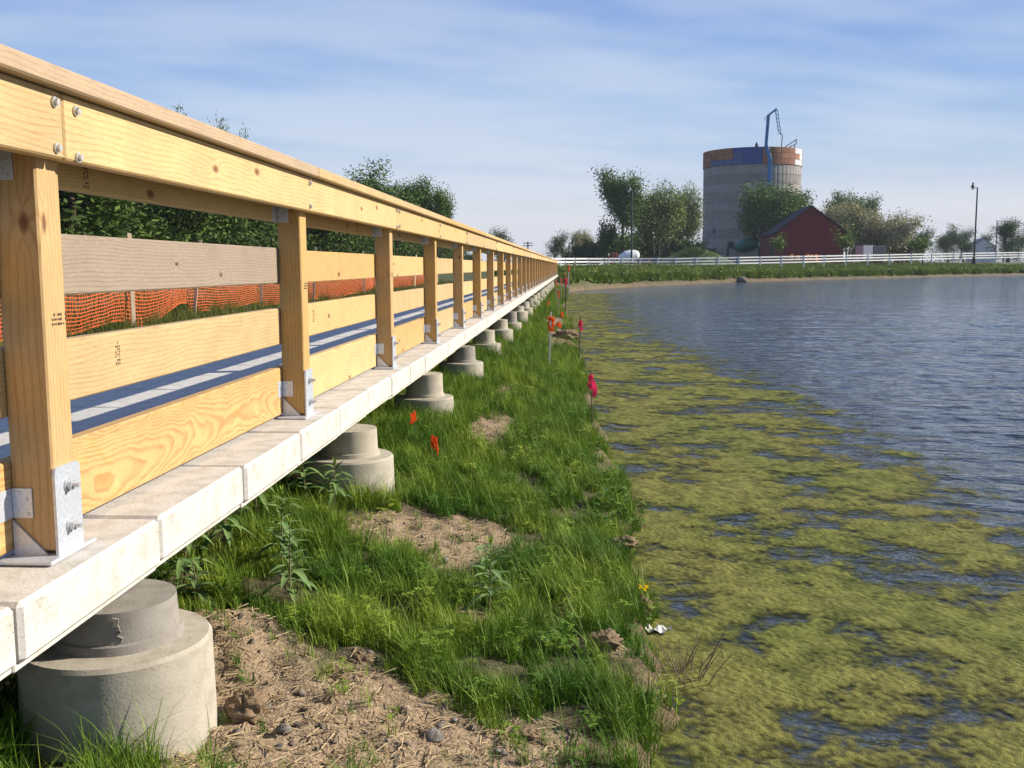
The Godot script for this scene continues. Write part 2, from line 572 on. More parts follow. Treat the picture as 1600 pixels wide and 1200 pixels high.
func build_water() -> void:
	var xs := spaced([[-1.0, 0.3], [1.4, 0.1], [9.0, 0.2], [16, 0.6], [30, 4], [120, 20], [560, 0]])
	var us := spaced([[-40, 10], [0, 0.6], [3, 0.05], [26, 0.09], [50, 0.4], [60, 5], [240, 20], [450, 0]])
	var o := MeshInstance3D.new()
	o.name = "water"
	o.mesh = sheet(xs, us, wave, func(_x, _u, _h): return Color(1, 1, 1), mats.water)
	add_child(o)
	tag(o, "", "", "", "structure")

func algae_cover(x: float, u: float) -> float:
	var edge := table([[0.0, 4.0], [4.4, 3.3], [5.4, 2.55], [8.0, 2.75], [10.7, 2.75], [14.2, 2.7], [18.2, 2.3], [25.0, 1.7], [41.0, 1.9], [60.0, 2.6]], u)
	var d := (edge - x) / (0.7 + u * 0.03)
	var c := clampf(d, -2.0, 0.5) - 0.08
	c += 0.85 * big.get_noise_2d(x * 16.0 + u * 4.0, u * 16.0 + 300.0)
	c += 0.62 * mid.get_noise_2d(x * 7.0, u * 9.0)
	c += 0.36 * mid.get_noise_2d(x * 22.0 + 50.0, u * 22.0)
	c += 0.34 * fine.get_noise_2d(x * 14.0, u * 17.0)
	return c

func build_algae() -> void:
	var m := MB.new()
	var bands := [[2.2, 4.2, 0.012, 0.012], [4.2, 7.0, 0.016, 0.018], [7.0, 12.0, 0.026, 0.032], [12.0, 22.0, 0.05, 0.07], [22.0, 40.0, 0.09, 0.16], [40.0, 62.0, 0.14, 0.3]]
	for b in bands:
		var x1: float = minf(5.2, 0.6 + b[1] * 0.62)
		var nx := int((x1 + 0.4) / b[2])
		var nu := int(round((b[1] - b[0]) / b[3]))
		var prev := PackedInt32Array()
		for j in nu + 1:
			var u: float = lerpf(b[0], b[1], float(j) / nu)
			var x0 := table(SHORE, u) - 0.06
			var row := PackedInt32Array()
			row.resize(nx)
			for i in nx:
				var x: float = x0 + i * b[2]
				var cv := algae_cover(x, u)
				var th := smoothstep(-0.02, 0.50, cv)
				var lump := fine.get_noise_2d(x * 24.0 + 11.0, u * 27.0)
				var lump2 := mid.get_noise_2d(x * 22.0, u * 18.0 + 90.0)
				var h := 0.005 + th * (0.005 + 0.0035 * lump + 0.0045 * lump2)
				var e := 0.006
				var gx := (fine.get_noise_2d((x + e) * 24.0 + 11.0, u * 27.0) - lump) / e * 0.0045 * th
				var gz := (fine.get_noise_2d(x * 24.0 + 11.0, (u - e) * 27.0) - lump) / e * 0.0045 * th
				var t := clampf(0.26 + 0.5 * lump + 0.6 * lump2 + 0.4 * smoothstep(0.0, 0.6, cv), 0.0, 1.0)
				var old := clampf(0.5 + 1.2 * big.get_noise_2d(x * 16.0 + 70.0, u * 12.0), 0.0, 1.0)
				var c := Color(0.085, 0.097, 0.026).lerp(Color(0.42, 0.415, 0.12), t)
				c = c.lerp(Color(0.14, 0.185, 0.04).lerp(Color(0.25, 0.22, 0.08), old), 0.4)
				# a thin film lets the water through, the thick mat does not
				c.a = clampf(smoothstep(-0.20, 0.46, cv + 0.22 * lump + 0.18 * fine.get_noise_2d(x * 70.0, u * 60.0)), 0.0, 1.0)
				row[i] = m.v.size() if c.a > 0.02 else -1 - m.v.size()
				m.v.append(Vector3(x, h if c.a > 0.02 else 0.004, -u))
				m.n.append(Vector3(-gx, 1.0, -gz).normalized())
				m.uv.append(Vector2(x, u))
				m.c.append(c)
			if j > 0:
				for i in nx - 1:
					var p := prev[i]
					var q := prev[i + 1]
					var r := row[i]
					var s := row[i + 1]
					if p >= 0 or q >= 0 or r >= 0 or s >= 0:
						p = p if p >= 0 else -1 - p
						q = q if q >= 0 else -1 - q
						r = r if r >= 0 else -1 - r
						s = s if s >= 0 else -1 - s
						m.ix.append_array([p, r, q, q, r, s])
			prev = row
	var o := single("algae", m.mesh(mats.algae), Vector3.ZERO, "yellow green algae mat floating along the pond's edge", "algae", "", "stuff")
	o.position.y = 0.0

# ------------------------------------------------------------------ boardwalk
func board_mesh(size: Vector3, axis: int, k: int, mat: Material) -> ArrayMesh:
	var m := MB.new()
	m.uaxis = axis
	m.uoff = k * 0.61
	m.voff = k * 0.047
	m.vlen = 0.15
	m.box(Vector3.ZERO, size, 0.004)
	return m.mesh(mat)

func hex_bolt() -> ArrayMesh:
	var m := MB.new()
	m.tube([Vector3(0, 0, 0), Vector3(0.004, 0, 0)], [0.0105, 0.0105], 12)
	m.tube([Vector3(0.004, 0, 0), Vector3(0.010, 0, 0)], [0.0075, 0.0068], 6)
	return m.mesh(mats.bolt)

func anchor_bolt() -> ArrayMesh:
	var m := MB.new()
	m.tube([Vector3(0, 0, 0), Vector3(0.003, 0, 0)], [0.015, 0.015], 12)
	m.tube([Vector3(0.003, 0, 0), Vector3(0.013, 0, 0)], [0.011, 0.011], 6)
	m.tube([Vector3(0.013, 0, 0), Vector3(0.026, 0, 0)], [0.006, 0.0055], 8)
	return m.mesh(mats.bolt)

func bracket_plate() -> ArrayMesh:   # upright galvanised plate on the water side, rounded top corners, on a foot plate
	var m := MB.new()
	var pts := []
	var w := 0.052
	var top := 0.185
	pts.append(Vector2(-w, 0.0))
	pts.append(Vector2(w, 0.0))
	for k in 5:
		var t := PI * 0.5 * k / 4
		pts.append(Vector2(w - 0.014 + 0.014 * cos(t), top - 0.014 + 0.014 * sin(t)))
	for k in 5:
		var t := PI * 0.5 + PI * 0.5 * k / 4
		pts.append(Vector2(-w + 0.014 + 0.014 * cos(t), top - 0.014 + 0.014 * sin(t)))
	var mid_p := Vector2(0, top * 0.5)
	for k in pts.size():
		var a: Vector2 = pts[k]
		var b: Vector2 = pts[(k + 1) % pts.size()]
		for x in [0.0, 0.006]:
			m.tri(Vector3(x, mid_p.y, mid_p.x), Vector3(x, a.y, a.x), Vector3(x, b.y, b.x), Vector3(x - 0.003, 0, 0))
		var o := Vector3(0, (a.y + b.y) * 0.5 - mid_p.y, (a.x + b.x) * 0.5)
		m.quad(Vector3(0, a.y, a.x), Vector3(0.006, a.y, a.x), Vector3(0.006, b.y, b.x), Vector3(0, b.y, b.x), o)
	return m.mesh(mats.galvanised)

func foot_plate() -> ArrayMesh:
	var m := MB.new()
	m.box(Vector3(-0.035, 0.005, 0.0), Vector3(0.115, 0.008, 0.19), 0.002)
	return m.mesh(mats.galvanised)

func gusset() -> ArrayMesh:   # triangular plate against the post's side
	var m := MB.new()
	var a := [Vector3(-0.088, 0.009, 0), Vector3(-0.018, 0.009, 0), Vector3(-0.088, 0.080, 0)]
	for z in [-0.0025, 0.0025]:
		m.tri(a[0] + Vector3(0, 0, z), a[1] + Vector3(0, 0, z), a[2] + Vector3(0, 0, z), Vector3(0, 0, z))
	for k in 3:
		var p: Vector3 = a[k]
		var q: Vector3 = a[(k + 1) % 3]
		var d := Vector3(0, 0, 0.0025)
		m.quad(p - d, p + d, q + d, q - d, (p + q) * 0.5 - (a[0] + a[1] + a[2]) / 3.0)
	return m.mesh(mats.galvanised)

func hanger() -> ArrayMesh:   # angle bracket that ties a board to the post, with screw heads
	var m := MB.new()
	m.box(Vector3(0.021, 0, 0.0), Vector3(0.042, 0.062, 0.0025), 0.0008)
	m.box(Vector3(-0.0015, 0, 0.028), Vector3(0.0025, 0.062, 0.056), 0.0008)
	m.col = Color(1, 1, 1)
	for p in [[0.014, 0.022], [0.03, 0.008], [0.032, -0.022]]:
		m.tube([Vector3(p[0], p[1], 0.001), Vector3(p[0], p[1], 0.0035)], [0.004, 0.003], 8)
	return m.mesh(mats.galvanised)

func stamp_bars(seed_: int, across: bool) -> ArrayMesh:   # the mill's ink stamp, too worn to read
	var r := RandomNumberGenerator.new()
	r.seed = seed_
	var m := MB.new()
	var y := -0.028
	while y < 0.028:
		var h := r.randf_range(0.0025, 0.006)
		for k in 3:
			var w := r.randf_range(0.003, 0.007)
			var z := -0.01 + k * 0.0095
			if r.randf() < 0.75:
				m.box(Vector3(0, y if across else z, z if across else y), Vector3(0.0006, h if across else w, w if across else h), 0.0)
		y += h + r.randf_range(0.002, 0.004)
	return m.mesh(mats.ink)

func slab_mesh(seed_: int) -> ArrayMesh:
	var r := RandomNumberGenerator.new()
	r.seed = seed_
	var m := MB.new()
	m.col = Color(1, 1, 1) * r.randf_range(0.93, 1.0)
	m.col.a = 1.0
	m.box(Vector3(-1.215, -0.056, 0), Vector3(2.43, 0.112, SLAB - 0.011), 0.009)
	m.box(Vector3(-1.221, -0.1195, 0), Vector3(2.41, 0.0165, SLAB - 0.0015), 0.003)
	return m.mesh(mats.concrete)

func build_boardwalk() -> void:
	var b := thing("boardwalk", Vector3.ZERO, "long concrete boardwalk on round piers with a yellow pine railing beside the pond", "boardwalk")
	# deck slabs
	var sm := []
	for k in 4:
		sm.append(slab_mesh(k + 1))
	for k in 118:
		var z := -(1.669 + SLAB * (k - 0.5))
		if z < -73.4:
			break
		var s := part(b, "deck_slab", sm[rng.randi() % 4], Vector3(EDGE_X + rng.randf_range(-0.004, 0.004), DECK + rng.randf_range(-0.0015, 0.0015), z))
		s.rotation.y = rng.randf_range(-0.002, 0.002)
	var bm := MB.new()
	bm.box(Vector3.ZERO, Vector3(0.2, 0.218, 72.0), 0.01)
	var beam := bm.mesh(mats.concrete)
	part(b, "deck_beam", beam, Vector3(-1.42, 0.8265, -37.2))
	part(b, "deck_beam", beam, Vector3(-3.0, 0.8265, -37.2))
	# piers
	for k in 23:
		var z := -(2.80 + 3.1 * k)
		var top: float = [0.575, 0.535, 0.49, 0.51, 0.50, 0.52, 0.47][k % 7]
		var p := Node3D.new()
		p.name = "pier"
		b.add_child(p, true)
		p.position = Vector3(-1.335, 0, z)
		var m := MB.new()
		m.col = Color(1, 1, 1) * rng.randf_range(0.92, 1.04)
		m.lathe(Vector3.ZERO, [Vector2(0.277, -0.1), Vector2(0.275, 0.2), Vector2(0.268, top - 0.012), Vector2(0.259, top), Vector2(0.15, top + 0.006)], 48, 0.006)
		part(p, "drum", m.mesh(mats.concrete_pier))
		m = MB.new()
		m.lathe(Vector3(0.008, 0, 0), [Vector2(0.182, top), Vector2(0.176, top + 0.028), Vector2(0.168, top + 0.032), Vector2(0.163, 0.697), Vector2(0.0, 0.703)], 40, 0.008)
		part(p, "pedestal", m.mesh(mats.concrete_grey if k % 3 == 0 else mats.concrete_pier))
		m = MB.new()
		m.box(Vector3(-0.06, 0.7105, 0), Vector3(0.18, 0.012, 0.24), 0.002)
		part(p, "bearing_pad", m.mesh(mats.rubber))
		if k < 1:   # the seam left by the form
			m = MB.new()
			var path := []
			var rad := []
			for j in 15:
				var t := 1.12 + 0.035 * mid.get_noise_2d(j * 3.7, k * 9.0) * 3.0 + 0.004 * j
				path.append(Vector3(0.008 + 0.168 * cos(t), lerpf(top + 0.04, 0.685, j / 14.0), 0.168 * sin(t)))
				rad.append(0.0018 + 0.0022 * absf(mid.get_noise_2d(j * 9.0, 4.0)))
			m.tube(path, rad, 5)
			part(p, "mortar_seam", m.mesh(mats.concrete_grey))
	# far row of piers that carries the inner beam, where the deck leaves them open to view
	# posts
	var post_m := []
	for k in 4:
		post_m.append(board_mesh(Vector3(0.089, 0.90, 0.089), 1, k, mats.pine_post if k % 2 == 0 else mats.pine_post_b))
	var plate := bracket_plate()
	var foot := foot_plate()
	var gus := gusset()
	var hang := hanger()
	var nut := anchor_bolt()
	var lag := hex_bolt()
	var stamp_a := stamp_bars(4, true)
	var stamp_b := stamp_bars(9, false)
	for k in POSTS:
		var z := -(FIRST_POST + BAY * k)
		var p := part(b, "post", post_m[k % 4], Vector3(POST_X - 0.0445, DECK + 0.015 + 0.45, z))
		p.rotation.y = rng.randf_range(-0.012, 0.012)
		var base := Vector3(0.0455, -0.465, 0)
		part(p, "bracket_plate", plate, base + Vector3(0, 0.002, 0))
		part(p, "foot_plate", foot, base + Vector3(-0.006, 0, 0.006))
		part(p, "gusset", gus, base + Vector3(0, 0, 0.0485))
		if k < 16:
			for h in [0.06, 0.145]:
				part(p, "anchor_bolt", nut, base + Vector3(0.0062, h, 0.004))
			part(p, "hanger", hang, base + Vector3(-0.088, 0.115, 0.0465))
			part(p, "hanger", hang, base + Vector3(-0.088, 0.79, 0.0465))
		if k < 3:
			part(p, "ink_stamp", stamp_b, Vector3(0.045, 0.02 + 0.03 * k, -0.012))
	# boards, bay by bay, on the inner side of the posts
	var rows := [["toe_board", 0.184, 1.172], ["middle_rail", 0.140, 1.423], ["upper_rail", 0.136, 1.656], ["header_board", 0.170, 1.9105]]
	for r in rows:
		var ms := []
		for k in 3:
			ms.append(board_mesh(Vector3(0.038, r[1], BAY - 0.006), 2, k + int(r[2] * 7), mats.pine_a))
		for k in POSTS - 1:
			var mt: Material = mats[["pine_a", "pine_b", "pine_d", "pine_e"][rng.randi() % 4]]
			if r[0] == "toe_board" and k == 0:
				mt = mats.pine_c
			if r[0] == "upper_rail" and k == 0:
				mt = mats.pine_grey
			var at := Vector3(POST_X - 0.089 - 0.0195, r[2] + rng.randf_range(-0.003, 0.003), -(FIRST_POST + BAY * (k + 0.5)))
			var o := part(b, r[0], ms[k % 3], at, mt)
			o.rotation.x = rng.randf_range(-0.0012, 0.0012)
			if r[0] == "upper_rail" and k == 0:
				tag(o, "weathered grey rail board")
			if k < 2 and r[0] == "header_board":
				part(o, "ink_stamp", stamp_a, Vector3(0.0195, -0.045, 0.62 if k == 0 else -0.45))
			if k < 2 and r[0] == "middle_rail":
				part(o, "ink_stamp", stamp_a, Vector3(0.0195, 0.02, 0.5))
		# the bay that runs back past the first post
		var o0 := part(b, r[0], ms[1], Vector3(POST_X - 0.1085, r[2], -(FIRST_POST - BAY * 0.5)), mats.pine_c if r[0] == "toe_board" else mats.pine_b)
		o0.rotation.x = 0.001
	# fascia: two bays to a board, screwed at the posts
	var fm := []
	for k in 3:
		fm.append(board_mesh(Vector3(0.038, 0.130, BAY * 2 - 0.005), 2, k, mats.pine_a))
	for k in 20:
		var zc := -(FIRST_POST + BAY * (2 * k - 1))
		if zc < -73.0:
			break
		var o := part(b, "fascia_board", fm[k % 3], Vector3(POST_X + 0.0195, 1.9305, zc), mats[["pine_d", "pine_a", "pine_b"][k % 3]])
		if k < 7:
			for e in [[BAY - 0.05, 1.0], [-BAY + 0.035, 1.0], [0.04, 1.0]]:
				for y in [0.038, -0.05]:
					part(o, "lag_bolt", lag, Vector3(0.0195, y + rng.randf_range(-0.006, 0.006), e[0]))
	# cap
	var cm := []
	for k in 3:
		cm.append(board_mesh(Vector3(0.185, 0.038, BAY * 2 - 0.004), 2, k + 1, mats.pine_b))
	for k in 20:
		var zc := -(FIRST_POST + BAY * (2 * k))
		if zc < -72.6:
			break
		var o := part(b, "cap_board", cm[k % 3], Vector3(-1.068, 2.0155, zc), mats.pine_cap if k == 0 else mats[["pine_b", "pine_d", "pine_e"][k % 3]])
		o.rotation.z = rng.randf_range(-0.006, 0.006)
		o.rotation.y = rng.randf_range(-0.0008, 0.0008)
		if k == 0:
			tag(o, "weathered tan cap board")

# ------------------------------------------------------------------ trees
func leaf_cloud(m: MB, at: Vector3, spread: float, count: int, size: float, c1: Color, c2: Color, flat_y := 0.8) -> void:
	for i in count:
		var d := Vector3(clampf(rng.randfn(0, 1), -1.7, 1.7), clampf(rng.randfn(0, 1), -1.7, 1.7) * flat_y, clampf(rng.randfn(0, 1), -1.7, 1.7)) * spread * 0.55
		var p := at + d
		var nn := Vector3(rng.randf_range(-1, 1), rng.randf_range(-0.2, 1.0), rng.randf_range(-1, 1)).normalized()
		var s := nn.cross(Vector3(rng.randf_range(-1, 1), rng.randf_range(-1, 1), rng.randf_range(-1, 1))).normalized()
		var t := nn.cross(s)
		var l := size * rng.randf_range(0.6, 1.25)
		var c := c1.lerp(c2, rng.randf())
		var k := m.v.size()
		for q in [p - t * l, p + s * l * 0.42, p + t * l, p - s * l * 0.42]:
			m.v.append(q)
			m.n.append(nn)
			m.uv.append(Vector2.ZERO)
			m.c.append(c)
		m.ix.append_array([k, k + 2, k + 1, k, k + 3, k + 2])

func limb(w: MB, l: MB, p: Vector3, dir: Vector3, length: float, r: float, depth: int, o: Dictionary) -> void:
	var path := [p]
	var radii := [r]
	var q := p
	var d := dir
	for k in 3:
		d = (d + Vector3(rng.randf_range(-1, 1), rng.randf_range(-0.6, 1), rng.randf_range(-1, 1)) * o.bend + Vector3.UP * o.rise).normalized()
		q += d * length / 3.0
		path.append(q)
		radii.append(lerpf(r, r * 0.55, (k + 1) / 3.0))
	w.tube(path, radii, 5 if depth < o.levels else 8, false)
	if depth <= 1:
		for k in range(1, 4):
			leaf_cloud(l, path[k], o.spread, o.leaves, o.size, o.c1, o.c2)
	if depth > 0:
		var kids: int = o.kids
		for k in kids:
			var t := rng.randf_range(0.35, 1.0) if k > 0 else 1.0
			var at: Vector3 = path[mini(3, int(t * 3.0))]
			var side := d.cross(Vector3(rng.randf_range(-1, 1), rng.randf_range(-1, 1), rng.randf_range(-1, 1))).normalized()
			var nd: Vector3 = (d + side * o.open * rng.randf_range(0.6, 1.3)).normalized()
			limb(w, l, at, nd, length * rng.randf_range(0.58, 0.82), r * 0.52, depth - 1, o)

# one kind of tree, grown about 10 m high and scaled to fit when planted
func grow(o: Dictionary) -> Array:
	rng.seed = o.seed
	var w := MB.new()
	var l := MB.new()
	var stems: int = o.get("stems", 1)
	for s in stems:
		var a := TAU * s / stems + 0.4
		var lean: float = o.get("lean", 0.0)
		var d := Vector3(cos(a) * lean, 1, sin(a) * lean).normalized()
		var base := Vector3(cos(a), 0, sin(a)) * 0.18 * (stems - 1)
		w.tube([base + Vector3(0, -0.4, 0), base + d * o.bole], [o.girth * 1.35, o.girth], 8, false)
		limb(w, l, base + d * o.bole, d, o.length, o.girth, o.levels, o)
	if o.has("skirt"):
		for k in int(o.skirt):
			var t := rng.randf()
			var a := rng.randf() * TAU
			leaf_cloud(l, Vector3(cos(a) * o.skirt_r * sqrt(t), rng.randf_range(0.3, o.skirt_h), sin(a) * o.skirt_r * sqrt(t)), o.spread, o.leaves, o.size, o.c1, o.c2)
	var ys := []
	var sum := 0.0
	for p in l.v:
		ys.append(p.y)
		sum += p.x * p.x + p.z * p.z
	ys.sort()
	return [w.mesh(mats[o.bark]), l.mesh(mats[o.mat]), ys[int(ys.size() * 0.995)], 3.9 * sqrt(sum * 0.5 / ys.size())]

func plant_tree(called: String, kind: Array, x: float, u: float, top: float, width: float, label: String, group := "", category := "tree") -> Node3D:
	var y := land(x, -u) - 0.05
	var t := thing(called, Vector3(x, y, -u), label, category, group, rng.randf() * TAU)
	var s: float = (top - y) / kind[2]
	var sw: float = width / kind[3]
	t.scale = Vector3(sw, s, sw)
	part(t, "trunk", kind[0])
	part(t, "crown", kind[1])
	return t

func build_trees() -> void:
	var g1 := Color(0.035, 0.072, 0.015)
	var g2 := Color(0.075, 0.125, 0.024)
	var dense := []
	for k in 4:
		dense.append(grow({"seed": 11 + k, "bole": 1.0, "girth": 0.13, "length": 2.6, "levels": 3, "kids": 4, "bend": 0.28, "rise": 0.10, "open": 0.85, "spread": 0.72, "leaves": 21, "size": 0.105, "c1": g1 if k % 2 else Color(0.035, 0.07, 0.014), "c2": g2 if k < 2 else Color(0.11, 0.165, 0.03), "bark": "bark" if k != 2 else "bark_pale", "mat": "foliage", "skirt": 70, "skirt_r": 2.2, "skirt_h": 3.0}))
	var airy := []
	for k in 2:
		airy.append(grow({"seed": 31 + k, "bole": 1.9, "girth": 0.16, "length": 3.2, "levels": 3, "kids": 5, "bend": 0.2, "rise": 0.22, "open": 0.8, "spread": 0.85, "leaves": 28, "size": 0.125, "c1": Color(0.05, 0.095, 0.022), "c2": Color(0.135, 0.215, 0.045), "bark": "bark", "mat": "foliage", "skirt": 50, "skirt_r": 1.7, "skirt_h": 4.6}))
	var vase := []
	for k in 2:
		vase.append(grow({"seed": 41 + k, "stems": 4, "lean": 0.33, "bole": 1.1, "girth": 0.11, "length": 2.6, "levels": 3, "kids": 4, "bend": 0.16, "rise": 0.2, "open": 0.62, "spread": 0.75, "leaves": 26, "size": 0.12, "c1": Color(0.06, 0.11, 0.028), "c2": Color(0.165, 0.245, 0.055), "bark": "bark", "mat": "foliage"}))
	var willow := grow({"seed": 52, "stems": 3, "lean": 0.25, "bole": 0.9, "girth": 0.12, "length": 2.8, "levels": 3, "kids": 4, "bend": 0.2, "rise": 0.12, "open": 0.65, "spread": 0.85, "leaves": 24, "size": 0.115, "c1": Color(0.10, 0.14, 0.04), "c2": Color(0.24, 0.29, 0.085), "bark": "bark", "mat": "foliage"})
	var bloom := grow({"seed": 61, "stems": 3, "lean": 0.35, "bole": 0.8, "girth": 0.11, "length": 2.6, "levels": 3, "kids": 4, "bend": 0.25, "rise": 0.12, "open": 0.7, "spread": 0.8, "leaves": 22, "size": 0.125, "c1": Color(0.20, 0.22, 0.085), "c2": Color(0.52, 0.47, 0.30), "bark": "bark", "mat": "blossom", "skirt": 60, "skirt_r": 3.0, "skirt_h": 3.0})
	var bush := grow({"seed": 71, "stems": 4, "lean": 0.5, "bole": 0.3, "girth": 0.07, "length": 1.6, "levels": 2, "kids": 5, "bend": 0.3, "rise": 0.1, "open": 0.8, "spread": 0.6, "leaves": 13, "size": 0.16, "c1": Color(0.03, 0.058, 0.015), "c2": Color(0.085, 0.13, 0.03), "bark": "bark", "mat": "foliage", "skirt": 60, "skirt_r": 1.7, "skirt_h": 1.8})
	var sapling := grow({"seed": 81, "bole": 1.2, "girth": 0.05, "length": 1.9, "levels": 2, "kids": 4, "bend": 0.2, "rise": 0.25, "open": 0.6, "spread": 0.5, "leaves": 11, "size": 0.14, "c1": Color(0.08, 0.14, 0.025), "c2": Color(0.20, 0.26, 0.05), "bark": "bark", "mat": "foliage"})
	rng.seed = 5
	# across the pond
	plant_tree("small_tree", dense[0], -2.97, 175, 7.6, 4.3, "round dark tree standing alone beyond the end of the boardwalk railing")
	plant_tree("blossoming_tree", bloom, 1.8, 182, 7.9, 3.8, "small cream blossoming tree between round dark tree and tall dark tree")
	plant_tree("dark_bush", bush, 3.2, 170, 6.0, 4.6, "low dark bush in front of small cream blossoming tree", "", "bush")
	plant_tree("dark_bush", bush, 5.6, 160, 8.4, 3.6, "dark bush at the foot of tallest dark tree", "", "bush")
	for q in [[0.4, 186, 5.0, 4.6], [7.6, 176, 6.4, 5.0], [10.2, 184, 7.4, 5.6], [15.2, 180, 6.6, 5.6], [17.2, 186, 7.6, 6.0], [21.5, 184, 6.0, 5.0], [25.0, 190, 4.8, 4.4], [44.5, 192, 7.2, 6.0], [59.5, 186, 6.4, 5.5], [63.5, 200, 6.2, 6.0]]:
		plant_tree("thicket_bush", bush, q[0], q[1], q[2], q[3], "dark bush in the thicket behind the white fence", "thicket bushes behind the white fence", "bush")
	plant_tree("dark_bush", bush, 12.0, 172, 7.0, 5.0, "dark bush behind the white mixer truck", "", "bush")
	plant_tree("dark_bush", bush, 18.5, 170, 6.2, 5.0, "dark bush beside the concrete tank's foot", "", "bush")
	plant_tree("tall_tree", airy[0], 8.1, 162, 16.4, 6.0, "tallest dark green tree with open crown beside slender lamp post")
	plant_tree("willow_tree", willow, 14.3, 168, 14.5, 8.2, "pale many-stemmed willow tree between tallest dark tree and concrete tank")
	plant_tree("willow_tree", willow, 19.6, 176, 14.9, 5.4, "narrow pale willow tree partly hidden by the concrete tank")
	plant_tree("vase_tree", vase[0], 37.4, 188, 16.0, 12.4, "wide vase-shaped tree between concrete tank and red barn")
	plant_tree("vase_tree", vase[1], 55.8, 212, 15.8, 9.5, "dark vase-shaped tree rising behind the cream blossoming trees")
	plant_tree("blossoming_tree", bloom, 49.6, 187, 12.8, 8.6, "taller cream blossoming tree beside the red barn")
	plant_tree("blossoming_tree", bloom, 55.3, 184, 10.5, 8.8, "broad cream blossoming tree behind the parked trailer")
	plant_tree("green_bush", sapling, 45.6, 176, 9.0, 5.0, "green leafy bush against the red barn's right corner", "", "bush")
	plant_tree("sapling", sapling, 32.0, 158, 6.7, 3.2, "light green sapling in front of the red barn's left corner", "", "tree")
	plant_tree("sapling", sapling, 40.9, 158, 7.2, 3.4, "light green sapling in front of the red barn's right eave", "", "tree")
	plant_tree("sapling", sapling, 57.2, 170, 6.8, 4.6, "yellow green bushy sapling right of the parked trailer", "", "tree")
	for q in [[66.5, 240, 8.4, 5.5, 1], [86.5, 262, 10.9, 7.5, 0], [92.2, 256, 11.2, 7.5, 2], [100.4, 268, 10.8, 7.0, 1], [95.0, 228, 11.3, 6.4, 3], [101.0, 232, 11.9, 7.0, 0], [110.0, 236, 11.0, 7.0, 2], [126.5, 322, 11.3, 8.0, 1], [119.0, 330, 10.0, 8.0, 3], [137.0, 330, 10.5, 9.0, 0], [74.5, 262, 8.6, 6.0, 3]]:
		plant_tree("distant_tree", dense[q[4]], q[0], q[1], q[2], q[3], "rounded dark green tree in the distant row beyond the white fence", "distant trees by the white house")
	plant_tree("tall_tree", dense[1], -11.1, 165, 7.9, 5.2, "dark tree whose crown shows over the far railing")
	# the wood behind the boardwalk
	plant_tree("tall_tree", airy[1], -16.2, 88, 10.5, 5.2, "tall airy tree rising above the railing's middle")
	plant_tree("tall_tree", airy[0], -14.2, 90, 9.4, 3.2, "second airy tree touching the tall one above the railing")
	plant_tree("tall_tree", vase[1], -12.4, 92, 8.8, 2.9, "narrow forked tree above the railing beside the tall airy tree")
	plant_tree("tall_tree", airy[1], -17.7, 45, 8.35, 1.4, "thin crowned tree whose tip shows over the weathered cap board")
	plant_tree("tall_tree", vase[0], -16.2, 48, 8.15, 1.4, "tree with a leafy tip just over the railing cap")
	var u := 19.0
	var k := 0
	while u < 150.0:
		for row in 2:
			var x := -17.0 - row * 4.5 + rng.randf_range(-1.2, 1.2)
			plant_tree("wood_tree", dense[(k + row) % 4], x, u + rng.randf_range(-0.8, 0.8), rng.randf_range(5.6, 6.8) + row * 0.5, rng.randf_range(4.2, 5.6), "leafy green tree in the dense wood behind the orange netting", "trees of the wood behind the boardwalk")
		plant_tree("wood_bush", bush, -15.2 + rng.randf_range(-0.8, 0.8), u + 1.4, rng.randf_range(2.6, 3.6), rng.randf_range(3.2, 4.2), "dark leafy bush at the wood's edge behind the orange netting", "bushes along the edge of the wood", "bush")
		u += 3.4 + k * 0.13
		k += 1

# ------------------------------------------------------------------ grass and small plants
func blade(m: MB, base: Vector3, dir: Vector3, h: float, w: float, bend: float, c: Color) -> void:
	var side := dir.cross(Vector3.UP).normalized() * w
	var k := m.v.size()
	var steps := 3
	for i in steps + 1:
		var t := float(i) / steps
		var p := base + Vector3.UP * h * t * (1.0 - 0.35 * bend * t) + dir * h * bend * t * t
		var nn := (dir * (-1.0 + t * bend) + Vector3.UP * (0.35 + t * 0.6)).normalized()
		var ww := side * (1.0 - t) if i > 0 else side * 0.8
		if i < steps:
			m.v.append(p - ww); m.v.append(p + ww)
			m.n.append(nn); m.n.append(nn)
			m.uv.append(Vector2.ZERO); m.uv.append(Vector2.ZERO)
			m.c.append(c); m.c.append(c)
		else:
			m.v.append(p)
			m.n.append(nn)
			m.uv.append(Vector2.ZERO)
			m.c.append(c)
	for i in steps - 1:
		var o := k + i * 2
		m.ix.append_array([o, o + 2, o + 1, o + 1, o + 2, o + 3])
	var o2 := k + (steps - 1) * 2
	m.ix.append_array([o2, o2 + 2, o2 + 1])

func tuft(seed_: int, count: int, radius: float, h: float, w: float, bend: float) -> ArrayMesh:
	var r := RandomNumberGenerator.new()
	r.seed = seed_
	var m := MB.new()
	for i in count:
		var a := r.randf() * TAU
		var d := Vector3(cos(a), 0, sin(a))
		var b := r.randf() * TAU
		var p := Vector3(cos(b), 0, sin(b)) * radius * sqrt(r.randf())
		var dry := r.randf()
		var c := Color(0.75, 0.9, 0.7).lerp(Color(1.25, 1.15, 1.0), r.randf())
		if dry < 0.13:
			c = Color(3.2, 1.9, 2.2)
		blade(m, p - Vector3(0, 0.01, 0), d, h * r.randf_range(0.45, 1.15), w * r.randf_range(0.7, 1.3), bend * r.randf_range(0.3, 1.4), c)
	return m.mesh(mats.grass)

